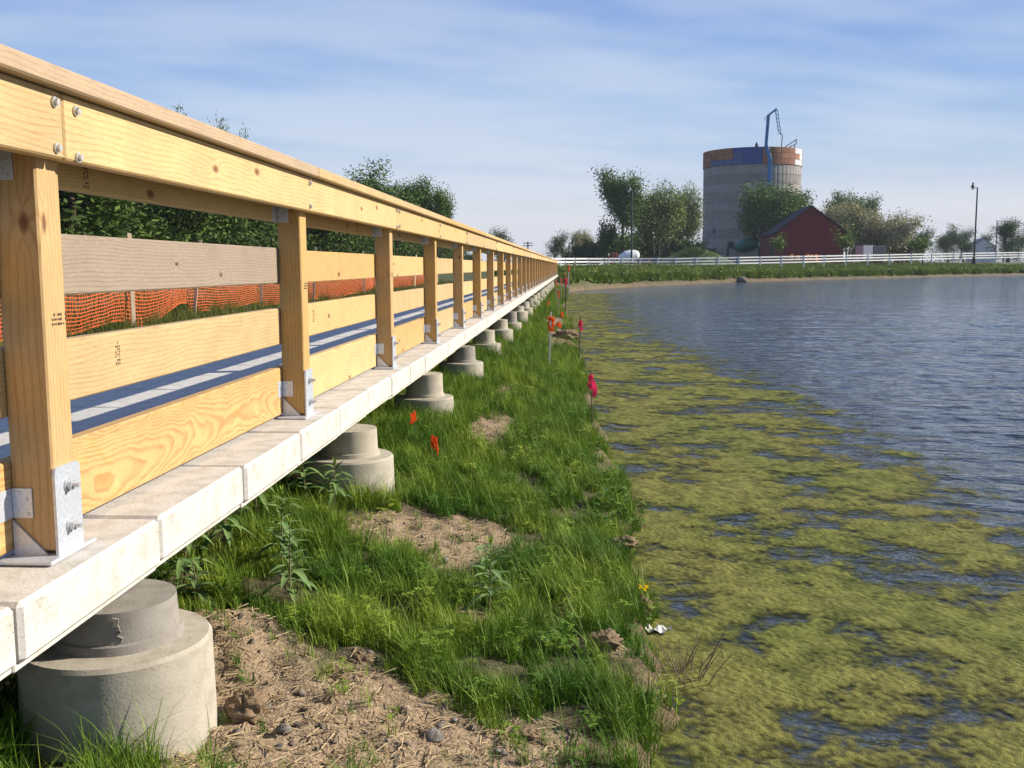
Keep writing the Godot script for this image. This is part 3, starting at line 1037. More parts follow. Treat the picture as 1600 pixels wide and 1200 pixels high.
func clover(seed_: int) -> ArrayMesh:
	var r := RandomNumberGenerator.new()
	r.seed = seed_
	var m := MB.new()
	for i in 9:
		var a := r.randf() * TAU
		var p := Vector3(cos(a), 0, sin(a)) * r.randf_range(0.01, 0.06) + Vector3.UP * r.randf_range(0.03, 0.09)
		m.col = Color(0.9, 1.0, 0.8).lerp(Color(1.5, 1.3, 1.2), r.randf())
		var up := Vector3(r.randf_range(-0.4, 0.4), 1, r.randf_range(-0.4, 0.4)).normalized()
		for k in 3:
			var t := TAU * k / 3 + a
			var d := Vector3(cos(t), 0, sin(t))
			d = (d - up * d.dot(up)).normalized()
			var s := d.cross(up)
			m.quad(p, p + d * 0.012 + s * 0.009, p + d * 0.024, p + d * 0.012 - s * 0.009, up)
	return m.mesh(mats.grass)

func spot(x: float, u: float, s: float, tilt := 0.15) -> Transform3D:
	var b := Basis.from_euler(Vector3(rng.randf_range(-tilt, tilt), rng.randf() * TAU, rng.randf_range(-tilt, tilt))).scaled(Vector3(s, s * rng.randf_range(0.8, 1.2), s))
	return Transform3D(b, Vector3(x, land(x, -u), -u))

func build_grass() -> void:
	var kinds := [tuft(1, 22, 0.035, 0.12, 0.0021, 0.55), tuft(2, 18, 0.03, 0.17, 0.0024, 0.7), tuft(3, 16, 0.025, 0.24, 0.0027, 0.8), tuft(4, 24, 0.05, 0.08, 0.0021, 0.5), clover(6)]
	var where := [[], [], [], [], []]
	var cols := [[], [], [], [], []]
	var base := Color(0.082, 0.175, 0.022)
	rng.seed = 77
	for b in [[2.0, 7.0, 2100, 1.0], [7.0, 13.0, 1100, 1.15], [13.0, 26.0, 480, 1.5], [26.0, 66.0, 150, 2.2]]:
		var area: float = (b[1] - b[0]) * 2.9
		for i in int(area * b[2]):
			var u: float = rng.randf_range(b[0], b[1])
			var x := rng.randf_range(-2.4, 0.5)
			var s := shore_gap(x, u)
			if s < 0.02 + 0.34 * maxf(0.0, mid.get_noise_2d(u * 9.0, 31.0) + 0.05):
				continue
			if x < -1.6 and rng.randf() < 0.5:
				continue
			var cover := 1.0 - bare(x, u)
			if u > 16.0:
				cover *= 0.75
			var patch := mid.get_noise_2d(x * 9.0, u * 9.0)
			if rng.randf() > cover * (0.58 + 1.7 * patch) + 0.03:
				continue
			var by_weed := false
			for q in WEEDS:
				if Vector2(x - q[0] + 0.02, u - q[1] + 0.12).length() < 0.16:
					by_weed = true
			var near_pier := Vector2(x + 1.335, fposmod(u - 2.8 + 1.55, 3.1) - 1.55).length()
			if near_pier < 0.285:
				continue
			var tall := clampf(0.45 + 0.9 * patch + 0.5 * smoothstep(-0.75, -1.3, x) + (0.35 if s < 0.4 else 0.0), 0.0, 1.0)
			var k := 0
			var q := rng.randf()
			if by_weed:
				k = 3
			elif q < tall * 0.26 and cover > 0.6:
				k = 2
			elif q < tall * 0.75:
				k = 1
			elif q > 0.93 and u < 14.0:
				k = 4
			elif q > 0.62:
				k = 3
			where[k].append(spot(x, u, b[3] * rng.randf_range(0.55, 1.05) * (0.7 if cover < 0.5 else 1.0)))
			var c := base.lerp(Color(0.26, 0.335, 0.05), clampf(0.38 + 1.1 * big.get_noise_2d(x * 25.0, u * 25.0) + rng.randf_range(-0.3, 0.3), 0.0, 1.0))
			cols[k].append(c * rng.randf_range(0.8, 1.2))
	for k in 5:
		var o := scatter("grass" if k < 4 else "clover", kinds[k], where[k], cols[k])
		tag(o, ["short green grass on the bank below the boardwalk", "medium green grass on the bank below the boardwalk", "tall bent green grass on the bank below the boardwalk", "low fine green grass on the bank below the boardwalk", "small round clover leaves among the bank grass"][k], "grass" if k < 4 else "clover", "", "stuff")
	# rough grass on the landward side
	var w2 := []
	var c2 := []
	for i in 15000:
		var u := 4.0 + 56.0 * pow(rng.randf(), 1.4)
		var x := rng.randf_range(-15.0, -3.4)
		var e := x + 12.4
		if exp(-e * e / 4.0) > rng.randf() + 0.15:
			continue
		w2.append(spot(x, u, rng.randf_range(1.4, 2.6)))
		c2.append(Color(0.075, 0.115, 0.02).lerp(Color(0.17, 0.16, 0.045), rng.randf()))
	tag(scatter("rough_grass", kinds[1], w2, c2), "rough green grass between boardwalk and orange netting", "grass", "", "stuff")
	# far bank
	var w3 := []
	var c3 := []
	var leafy_m := MB.new()
	for i in 9:
		leaf_cloud(leafy_m, Vector3(rng.randf_range(-0.3, 0.3), rng.randf_range(0.15, 0.5), rng.randf_range(-0.3, 0.3)), 0.35, 12, 0.10, Color(0.8, 0.9, 0.8), Color(1.3, 1.2, 1.1))
	var herb := leafy_m.mesh(mats.grass)
	var far_tuft := tuft(8, 26, 0.28, 0.6, 0.03, 0.6)
	var w4 := []
	var c4 := []
	for i in 26000:
		var x := -6.0 + 92.0 * pow(rng.randf(), 1.35)
		var s0 := rng.randf()
		var u := table(FAR, x) + 1.2 + s0 * s0 * 42.0
		var s := far_gap(x, u)
		if s < 1.15 or u > 190.0 or (x < -0.6 and u < 75.0):
			continue
		var sc := rng.randf_range(0.6, 1.2) * (1.1 if s < 4.0 else 0.8)
		var c := Color(0.09, 0.155, 0.03).lerp(Color(0.22, 0.26, 0.065), clampf(0.45 + 0.9 * big.get_noise_2d(x * 9.0, u * 9.0) + rng.randf_range(-0.25, 0.25), 0.0, 1.0))
		if s > 9.0:
			c = c.lerp(Color(0.20, 0.165, 0.075), 0.45 * rng.randf())
		if rng.randf() < 0.14:
			w4.append(spot(x, u, sc * 0.8))
			c4.append(c)
		else:
			w3.append(spot(x, u, sc))
			c3.append(c)
	tag(scatter("bank_grass", far_tuft, w3, c3), "long rough grass on the bank across the pond", "grass", "", "stuff")
	tag(scatter("bank_herbs", herb, w4, c4), "leafy green weeds on the bank across the pond", "weeds", "", "stuff")
	# straw mulch and gravel on the open soil
	var st := MB.new()
	st.box(Vector3.ZERO, Vector3(0.0022, 0.0014, 0.055), 0.0)
	var ws := []
	var cs := []
	for i in 26000:
		var u := 2.3 + 27.0 * pow(rng.randf(), 2.2)
		var x := rng.randf_range(-1.7, 0.2)
		if rng.randf() > bare(x, u) * 0.95 + 0.01:
			continue
		var t := spot(x, u, rng.randf_range(0.5, 1.5), 0.22)
		t.origin.y += rng.randf_range(0.0, 0.008)
		ws.append(t)
		cs.append(Color(0.30, 0.21, 0.11).lerp(Color(0.60, 0.47, 0.28), rng.randf()))
	tag(scatter("straw", st.mesh(mats.straw), ws, cs), "dry straw mulch lying on the bare soil", "straw", "", "stuff")
	var pb := pebble(3, 0.5)
	var wp := []
	var cp := []
	for i in 3600:
		var u := 2.3 + 9.0 * pow(rng.randf(), 2.0)
		var x := rng.randf_range(-1.7, 0.25)
		if rng.randf() > bare(x, u) + 0.02:
			continue
		var t := spot(x, u, 0.003 + 0.014 * pow(rng.randf(), 3.5), 0.6)
		wp.append(t)
		cp.append(Color(1.2, 0.95, 0.65).lerp(Color(1.0, 1.0, 1.05), rng.randf()) * rng.randf_range(0.7, 1.3))
	tag(scatter("gravel", pb, wp, cp), "small stones and crumbs on the bare soil", "gravel", "", "stuff")

func pebble(seed_: int, squash: float, mat := "stone") -> ArrayMesh:
	var f := FastNoiseLite.new()
	f.seed = seed_
	f.frequency = 0.9
	var m := MB.new()
	var rows := 9 if mat == "stone" else 18
	var cols := 14 if mat == "stone" else 28
	for j in rows + 1:
		var a := PI * j / rows
		for i in cols + 1:
			var b := TAU * (i % cols) / cols
			var d := Vector3(sin(a) * cos(b), cos(a), sin(a) * sin(b))
			var p := d * (1.0 + 0.6 * f.get_noise_3dv(d * 1.4) + 0.45 * f.get_noise_3dv(d * 3.5 + Vector3.ONE * 9.0) + (0.2 * f.get_noise_3dv(d * 8.0) if mat == "clod" else 0.0))
			p.y *= squash
			m.v.append(p)
			m.n.append(Vector3(d.x, d.y / squash, d.z).normalized())
			m.uv.append(Vector2.ZERO)
			m.c.append(Color(1, 1, 1))
	if mat != "stone":   # rough lumps: normals from the shape itself
		for j in range(1, rows):
			for i in cols + 1:
				var o := j * (cols + 1)
				var a: Vector3 = m.v[o + (i + 1) % cols] - m.v[o + (i + cols - 1) % cols]
				var b: Vector3 = m.v[o + cols + 1 + i] - m.v[o - cols - 1 + i]
				var q := a.cross(b).normalized()
				m.n[o + i] = q if q.dot(m.n[o + i]) > 0.0 else -q
	for j in rows:
		for i in cols:
			var k := j * (cols + 1) + i
			m.ix.append_array([k, k + cols + 1, k + 1, k + 1, k + cols + 1, k + cols + 2])
	return m.mesh(mats[mat])

func weed_leaf(seed_: int, length: float, width: float, droop: float, c: Color) -> ArrayMesh:
	var m := MB.new()
	var steps := 6
	for i in steps + 1:
		var t := float(i) / steps
		var w := width * pow(sin(PI * pow(t, 0.8)), 0.9) if i < steps else 0.0
		var p := Vector3(0, length * (0.25 * t - droop * t * t), length * t)
		var fold := Vector3(0, w * 0.35, 0)
		var nn := Vector3(0, 1, droop * t * 1.6 - 0.25).normalized()
		for s in [-1.0, 0.0, 1.0]:
			m.v.append(p + Vector3(s * w, 0, 0) + (fold if s != 0.0 else Vector3.ZERO))
			m.n.append((nn - Vector3(s * 0.35, 0, 0)).normalized())
			m.uv.append(Vector2.ZERO)
			m.c.append(c)
	for i in steps:
		for s in 2:
			var k := i * 3 + s
			m.ix.append_array([k, k + 1, k + 3, k + 1, k + 4, k + 3])
	return m.mesh(mats.weed_leaf)

const WEEDS := [[-1.62, 4.02, 0.30, "leafy weed against the nearest pier's rim under the deck edge"], [-1.47, 3.80, 0.19, "short leafy weed beside the soil hump by the nearest pier"], [-1.60, 4.45, 0.40, "tall leafy weed touching the underside of the deck edge"],
		[-1.30, 4.35, 0.33, "leafy weed in the grass behind the soil hump, further from the water"], [-1.13, 3.88, 0.33, "upright leafy weed on the grass edge nearest the soil hump"], [-0.345, 4.10, 0.29, "single upright leafy weed in the middle of the bank grass"],
		[-1.50, 5.55, 0.36, "bushy weed under the deck edge before the second pier"], [-1.32, 5.45, 0.24, "low weed with drooping leaves at the second pier's foot"], [-1.66, 5.15, 0.40, "tall weed in the deck's shade near the second pier"]]

func build_weeds() -> void:
	var lv := []
	for k in 4:
		lv.append(weed_leaf(k, 0.115 + 0.014 * k, 0.0165 + 0.0015 * k, 0.2 + 0.2 * k, Color(0.12, 0.20, 0.075).lerp(Color(0.17, 0.27, 0.095), k / 3.0)))
	var young := weed_leaf(9, 0.05, 0.005, -0.1, Color(0.26, 0.34, 0.06))
	rng.seed = 91
	for q in WEEDS:
		var y := land(q[0], -q[1])
		var t := thing("leafy_weed", Vector3(q[0], y, -q[1]), q[3], "weed", "leafy weeds on the bank", rng.randf() * TAU)
		var h: float = q[2]
		var lean := Vector3(rng.randf_range(-0.12, 0.12), 1, rng.randf_range(-0.12, 0.12)).normalized()
		var m := MB.new()
		m.tube([Vector3(0, -0.02, 0), lean * h * 0.5, lean * h], [0.004, 0.0034, 0.0016], 6)
		part(t, "stem", m.mesh(mats.twig))
		var n_l := int(h * 82.0)
		for i in n_l:
			var f := 0.25 + 0.75 * float(i) / n_l
			var o := part(t, "leaf", lv[rng.randi() % 4], lean * h * f)
			o.rotation = Vector3(-0.55 * (f - 0.35) + rng.randf_range(-0.3, 0.2), i * 2.4 + rng.randf_range(-0.3, 0.3), 0)
			o.scale = Vector3.ONE * lerpf(1.05, 0.62, f)
		for i in 5:
			var o := part(t, "young_leaf", young, lean * h)
			o.rotation = Vector3(-1.0 + rng.randf_range(-0.2, 0.2), i * TAU / 5, 0)
	# broad-leaved clump on the brink
	var bl := []
	for k in 3:
		bl.append(weed_leaf(20 + k, 0.045, 0.016, 0.3, Color(0.045, 0.10, 0.014).lerp(Color(0.10, 0.17, 0.03), k / 2.0)))
	for q in [[0.24, 5.75, 40, "dark broad-leaved clump hanging over the brink by an earth clod"], [0.30, 6.25, 34, "broad-leaved clump on the brink behind the darker clump"], [0.10, 6.9, 26, "smaller broad-leaved clump in the grass behind the brink"]]:
		var t := thing("broadleaf_clump", Vector3(q[0], land(q[0], -q[1]), -q[1]), q[3], "plant")
		for i in int(q[2]):
			var a := rng.randf() * TAU
			var r := 0.17 * sqrt(rng.randf())
			var o := part(t, "leaf", bl[i % 3], Vector3(cos(a) * r, rng.randf_range(0.05, 0.2) - r * 0.3, sin(a) * r))
			o.rotation = Vector3(rng.randf_range(-0.6, 0.4), rng.randf() * TAU, rng.randf_range(-0.4, 0.4))
	# yellow flower head on the brink
	var y0 := land(0.30, -4.45)
	var fl := thing("yellow_flower", Vector3(0.30, y0, -4.45), "small yellow flower head at the water's brink", "flower")
	var sm := MB.new()
	sm.tube([Vector3(0, -0.02, 0), Vector3(0.012, 0.09, 0), Vector3(0.025, 0.155, 0.01)], [0.002, 0.0018, 0.0014], 5)
	part(fl, "stem", sm.mesh(mats.twig))
	for k in 9:
		var m := MB.new()
		var a := TAU * k / 9
		for e in 5:
			var t := TAU * e / 5
			m.tri(Vector3.ZERO, Vector3(cos(t), 0.25, sin(t)) * 0.009, Vector3(cos(t + 1.0), 0.25, sin(t + 1.0)) * 0.009, Vector3.UP)
		part(fl, "petal_cluster", m.mesh(mats.petal), Vector3(0.025 + cos(a) * 0.016, 0.158 + 0.008 * sin(a * 3.0), 0.01 + sin(a) * 0.016)).rotation = Vector3(0.7, a, 0.2)
	# dead twigs standing in the algae
	var tw := thing("dead_twigs", Vector3(0.47, -0.03, -3.95), "dead brown twigs standing in the algae by the brink", "twigs")
	for k in 22:
		var m := MB.new()
		var a := rng.randf() * TAU
		var p := Vector3(rng.randf_range(-0.06, 0.06), 0.0, rng.randf_range(-0.10, 0.10))
		var d := Vector3(cos(a) * 0.6, 1.0, sin(a) * 0.6)
		var h := rng.randf_range(0.08, 0.24)
		m.tube([p, p + d * h * 0.5 + Vector3(rng.randf_range(-0.02, 0.02), 0, 0), p + d * h], [0.0028, 0.0022, 0.001], 5)
		part(tw, "twig", m.mesh(mats.twig))
	# washed-up plastic scrap
	var sc := MB.new()
	for i in 7:
		for j in 3:
			var g := func(a: int, b: int) -> Vector3:
				return Vector3(a * 0.02 - 0.07, 0.028 + 0.013 * sin(a * 2.1 + b) + 0.008 * cos(b * 2.0 + a), b * 0.02 - 0.03 + 0.008 * sin(a * 1.3))
			if i < 6:
				sc.quad(g.call(i, j), g.call(i + 1, j), g.call(i + 1, j + 1), g.call(i, j + 1), Vector3.UP)
	single("plastic_scrap", sc.mesh(mats.scrap_white), Vector3(0.40, 0.0, -4.42), "crumpled white plastic scrap in the algae beside dead twigs", "litter")

func build_stones() -> void:
	var list := [["soil_clod", -1.00, 2.93, 0.055, 0.9, "clod", "tan soil clod against the nearest pier drum"], ["stone", -0.43, 2.98, 0.035, 0.6, "stone", "blue grey stone lying on the bare soil among grass"], ["soil_clod", -0.74, 3.40, 0.04, 0.5, "clod", "flat reddish clod on the bare soil's grassy edge"],
		["stone", -0.86, 2.85, 0.022, 0.6, "stone", "small grey stone between the pier drum and the straw"], ["soil_clod", 0.135, 3.86, 0.06, 0.5, "clod", "brown earth lump in the grass near the yellow flower"], ["soil_clod", 0.285, 5.33, 0.065, 0.5, "clod", "brown earth lump at the brink below the broad-leaved clump"],
		["soil_clod", 0.32, 4.55, 0.05, 0.9, "clod", "dark broken earth at the brink beside the yellow flower"], ["soil_clod", 0.36, 7.6, 0.06, 0.7, "clod", "earth lump sliding into the algae below the pink ribbon stake"], ["soil_clod", -0.05, 18.6, 0.2, 0.5, "clod", "dark earth slab on the brink behind the white lath"],
		["soil_clod", -0.12, 21.5, 0.26, 0.45, "clod", "broken tan earth slab on the bare brink"], ["dark_clod", 0.115, 16.6, 0.11, 0.8, "peat", "black clod at the foot of the thin dark stake"], ["stone", -0.5, 25.5, 0.16, 0.5, "stone", "pale stone on the bare soil far along the bank"],
		["boulder", 16.8, 101.6, 0.55, 0.7, "stone", "rounded grey boulder at the waterline across the pond"], ["stone", -0.15, 3.12, 0.045, 0.5, "clod", "crumbly tan lump in the grass at the bare soil's end"]]
	var k := 0
	for q in list:
		var m := pebble(100 + k, q[4], q[5])
		var o := single(q[0], m, Vector3(q[1], maxf(land(q[1], -q[2]), 0.0) + q[3] * q[4] * 0.35, -q[2]), q[6], "boulder" if q[0] == "boulder" else ("stone" if q[0] == "stone" else "clod"))
		o.scale = Vector3(q[3], q[3], q[3])
		o.rotation.y = k * 1.3
		k += 1

# ------------------------------------------------------------------ stakes and flags
func ribbon(w: float, h: float, seed_: int, curl := 0.4) -> MB:
	var m := MB.new()
	var r := RandomNumberGenerator.new()
	r.seed = seed_
	var n := 8
	var prev := []
	for i in n + 1:
		var t := float(i) / n
		var a := curl * sin(t * 5.0 + seed_)
		var p := Vector3(0.02 * sin(t * 4.0 + seed_) + 0.02 * t, -h * t, 0.015 * cos(t * 6.0))
		var s := Vector3(cos(a), 0.1, sin(a)) * w * 0.5 * (0.7 + 0.3 * sin(t * PI))
		if i > 0:
			m.quad(prev[0], prev[1], p + s, p - s)
		prev = [p - s, p + s]
	return m

func stake(x: float, u: float, h: float, thick: float, lean: Vector2, mat: String, rib: String, rib_h: float, label: String, group := "marker stakes along the water's edge", rib_w := 0.05) -> void:
	var y := maxf(land(x, -u), -0.25)
	var t := thing("marker_stake", Vector3(x, y, -u), label, "stake", group)
	var top := Vector3(lean.x, h - y, lean.y)
	var m := MB.new()
	var ax := (top + Vector3(0, 0.06, 0)).normalized()
	m.uaxis = 1
	m.box(Vector3(0, -0.03, 0) + top * 0.5, Vector3(thick, top.length() + 0.06, thick * 0.55), 0.001, Basis(Quaternion(Vector3.UP, ax)))
	part(t, "lath", m.mesh(mats[mat]))
	if rib:
		var k := int(x * 100.0 + u * 10.0)
		part(t, "ribbon", ribbon(rib_w, rib_h, k).mesh(mats[rib]), top * 0.92 + Vector3(0.004, 0, thick * 0.4))
		part(t, "ribbon", ribbon(rib_w * 0.8, rib_h * 0.7, k + 3, 0.8).mesh(mats[rib]), top * 0.93 + Vector3(-0.006, 0, thick * 0.45))

func pin_flag(x: float, u: float, h: float, size: float, turn: float, fold: float, label: String, group := "orange pin flags on the bank") -> void:
	var y := land(x, -u)
	var t := thing("pin_flag", Vector3(x, y, -u), label, "flag", group, turn)
	var m := MB.new()
	m.tube([Vector3(0, -0.05, 0), Vector3(0.01, h, 0)], [0.0018, 0.0018], 5)
	part(t, "wire", m.mesh(mats.steel_dark))
	m = MB.new()
	var n := 6
	for i in n:
		for j in 3:
			var g := func(a: int, b: int) -> Vector3:
				var s := size * a / float(n)
				var d := fold * a / float(n)
				return Vector3(0.01 + s * cos(d), h - size * 0.8 * b / 3.0 - s * 0.25, s * sin(d) + 0.012 * sin(a * 1.7 + b))
			m.quad(g.call(i, j), g.call(i + 1, j), g.call(i + 1, j + 1), g.call(i, j + 1))
	part(t, "flag", m.mesh(mats.flag_orange))
	if h < 0.2 and u < 9.0:
		# the printed block on the flag
		m = MB.new()
		for r in 2:
			for q in 2:
				m.box(Vector3(0.04 + q * 0.028, h - 0.05 - r * 0.026 - q * 0.006, 0.028 + 0.01 * q), Vector3(0.012, 0.009, 0.001), 0.0, Basis(Vector3.UP, -fold * 0.4))
		part(t, "print", m.mesh(mats.ink))

func build_markers() -> void:
	stake(0.195, 9.3, 0.70, 0.011, Vector2(-0.02, 0.0), "lath_dark", "ribbon_pink", 0.20, "thin stake with the bright pink ribbon standing in the nearest algae", "", 0.05)
	stake(0.12, 16.7, 0.83, 0.02, Vector2(0.02, 0.0), "lath_dark", "ribbon_pink", 0.17, "thin dark stake with small pink ribbon rising from a black clod", "", 0.06)
	stake(-0.335, 14.9, 0.98, 0.026, Vector2(0.03, 0.0), "lath_white", "ribbon_orange", 0.22, "white lath with an orange ribbon standing in the bank grass", "", 0.10)
	stake(-0.20, 33.0, 1.35, 0.04, Vector2(0.0, 0.0), "lath_dark", "ribbon_pink", 0.22, "far dark stake with a bunched red pink ribbon at the brink", "", 0.09)
	for q in [[-0.42, 31.5, 0.95, "orange"], [-0.62, 40.0, 1.15, ""], [-0.45, 43.0, 1.2, ""], [-0.35, 46.0, 1.4, "orange"]]:
		stake(q[0], q[1], q[2], 0.045, Vector2(0.06 if q[1] > 45.0 else 0.0, 0), "lath", "ribbon_orange", 0.2, "pale lath with orange ribbon among the far bank stakes", "lath stakes far along the bank", 0.06)
	stake(-0.20, 60.0, 1.85, 0.07, Vector2(0.02, 0.0), "lath_white", "ribbon_orange", 0.4, "tall white lath with orange top near the boardwalk's end", "", 0.14)
	stake(0.2, 70.0, 2.1, 0.07, Vector2(0.0, 0.0), "lath", "", 0.0, "bare pale lath in the bank grass near the boardwalk's end", "")
	pin_flag(-1.02, 7.15, 0.15, 0.125, -0.3, 0.8, "square orange pin flag with dark print low in the grass", "")
	pin_flag(-1.15, 7.3, 0.30, 0.09, -1.35, 0.5, "narrow folded orange pin flag in the grass before the third pier", "")
	for q in [[-0.80, 33.5, 0.34, 0.15], [-0.30, 27.5, 0.30, 0.15], [-0.36, 23.0, 0.25, 0.13]]:
		pin_flag(q[0], q[1], q[2], q[3], rng.randf_range(-0.6, 0.6), 0.7, "small orange pin flag on the brown soil far along the bank", "small pin flags along the bank")

# ------------------------------------------------------------------ orange netting
func build_netting() -> void:
	var t := thing("safety_fence", Vector3.ZERO, "orange plastic mesh safety fence on wooden stakes behind the boardwalk", "fence")
	var stakes := [9.0, 12.4, 15.45, 19.5, 24.3, 27.5, 33.0, 39.0, 45.5, 52.0]
	var xs := []
	for u in stakes:
		xs.append([u, -7.35 - 0.45 * sin(u * 0.35)])
	var lm := MB.new()
	lm.uaxis = 1
	lm.box(Vector3(0, 0.73, 0), Vector3(0.06, 1.62, 0.028), 0.002)
	var lmesh := lm.mesh(mats.lath)
	rng.seed = 15
	for q in xs:
		var o := part(t, "wooden_stake", lmesh, Vector3(q[1] + 0.16, land(q[1], -q[0]) - 0.05, -q[0]))
		o.rotation = Vector3(rng.randf_range(-0.05, 0.05), rng.randf(), rng.randf_range(-0.14, 0.02))
	# strands: real ribbons, sagging between the stakes
	var m := MB.new()
	var at := func(u: float, f: float) -> Vector3:
		var x := table(xs, u)
		var i := 0
		while i < stakes.size() - 2 and u > stakes[i + 1]:
			i += 1
		var s: float = clampf((u - stakes[i]) / (stakes[i + 1] - stakes[i]), 0.0, 1.0)
		var sag := sin(s * PI)
		var top := 1.12 - 0.16 * sag - 0.25 * smoothstep(20.0, 30.0, u)
		var low := 0.05 + 0.22 * smoothstep(0.35, 1.0, s) * (1.0 if i == 2 else 0.4)
		var h := lerpf(low, top, f)
		return Vector3(x + 0.05 + 0.10 * sag * sin(f * 3.0) + 0.03 * mid.get_noise_2d(u * 20.0, f * 20.0), land(x, -u) + h, -u)
	var rows := 17
	var u0 := 9.0
	var u1 := 52.0
	var du := 0.085
	var nn := int((u1 - u0) / du)
	var grid := []
	for i in nn + 1:
		var col_ := []
		for j in rows + 1:
			col_.append(at.call(u0 + i * du, float(j) / rows))
		grid.append(col_)
	var hw := 0.0072
	for i in nn:
		for j in rows + 1:
			var a: Vector3 = grid[i][j]
			var b: Vector3 = grid[i + 1][j]
			var d := Vector3(0, hw * (2.2 if j == 0 or j == rows else 1.0), 0)
			m.quad(a - d, a + d, b + d, b - d)
			if j < rows:
				var e: Vector3 = grid[i][j + 1]
				var s := Vector3(0, 0, hw * 0.9)
				m.quad(a - s, a + s, e + s, e - s)
	part(t, "netting", m.mesh(mats.net_orange))

# ------------------------------------------------------------------ across the pond
func build_white_fence() -> void:
	var P := [[-4.6, 2.5, 108.5], [-3.2, 2.56, 111.8], [-1.99, 2.59, 115.0], [-0.78, 2.61, 118.0], [0.41, 2.62, 120.2], [1.94, 2.63, 122.2], [3.98, 2.63, 123.8], [6.12, 2.63, 125.0], [8.36, 2.62, 126.0], [10.58, 2.62, 126.7], [12.89, 2.61, 127.5], [15.55, 2.65, 128.6], [18.41, 2.69, 129.8], [21.24, 2.73, 131.0], [24.25, 2.78, 133.0], [27.33, 2.83, 134.9], [30.68, 2.88, 137.0], [34.04, 2.94, 139.9], [37.73, 3.01, 142.9], [41.54, 3.07, 146.0], [45.47, 3.14, 149.0], [49.56, 3.21, 152.2], [53.53, 3.28, 155.2], [57.86, 3.35, 158.4], [62.18, 3.42, 161.5], [66.62, 3.49, 164.6], [71.59, 3.57, 168.0], [76.86, 3.60, 171.8], [82.0, 3.64, 175.4]]
	var t := thing("rail_fence", Vector3.ZERO, "long white rail fence across the pond", "fence")
	var pm := MB.new()
	pm.box(Vector3(0, -0.75, 0), Vector3(0.15, 1.5, 0.15), 0.008)
	pm.box(Vector3(0, 0.015, 0), Vector3(0.18, 0.03, 0.18), 0.008)
	var pmesh := pm.mesh(mats.white_paint)
	for i in P.size():
		var q: Array = P[i]
		part(t, "post", pmesh, Vector3(q[0], q[1], -q[2]))
		if i == P.size() - 1:
			break
		var r: Array = P[i + 1]
		var a := Vector3(q[0], q[1], -q[2])
		var b := Vector3(r[0], r[1], -r[2])
		var d := b - a
		for h in [-0.10, -0.47, -0.84]:
			var m := MB.new()
			var z := d.normalized()
			var x := Vector3.UP.cross(z).normalized()
			m.box((a + b) * 0.5 + Vector3(0, h, 0), Vector3(0.04, 0.17, d.length() - 0.13), 0.006, Basis(x, z.cross(x), z))
			part(t, "rail", m.mesh(mats.white_paint))
		# inner row of pickets shows as a second line
	single("marker_post", marker_mesh(), Vector3(4.2, land(4.2, -117.0), -117.0), "white marker post with red band in front of the white fence", "post")

func marker_mesh() -> ArrayMesh:
	var m := MB.new()
	m.tube([Vector3(0, -0.2, 0), Vector3(0, 1.1, 0)], [0.06, 0.06], 8)
	m.tube([Vector3(0, 1.5, 0), Vector3(0, 1.72, 0)], [0.06, 0.06], 8)
	var mesh := m.mesh(mats.white_paint)
	var r := MB.new()
	r.tube([Vector3(0, 1.1, 0), Vector3(0, 1.5, 0)], [0.061, 0.061], 8)
	var a := []
	a.resize(Mesh.ARRAY_MAX)
	a[Mesh.ARRAY_VERTEX] = r.v
	a[Mesh.ARRAY_NORMAL] = r.n
	a[Mesh.ARRAY_TEX_UV] = r.uv
	a[Mesh.ARRAY_COLOR] = r.c
	a[Mesh.ARRAY_INDEX] = r.ix
	mesh.add_surface_from_arrays(Mesh.PRIMITIVE_TRIANGLES, a)
	mesh.surface_set_material(1, mats.truck_red)
	return mesh

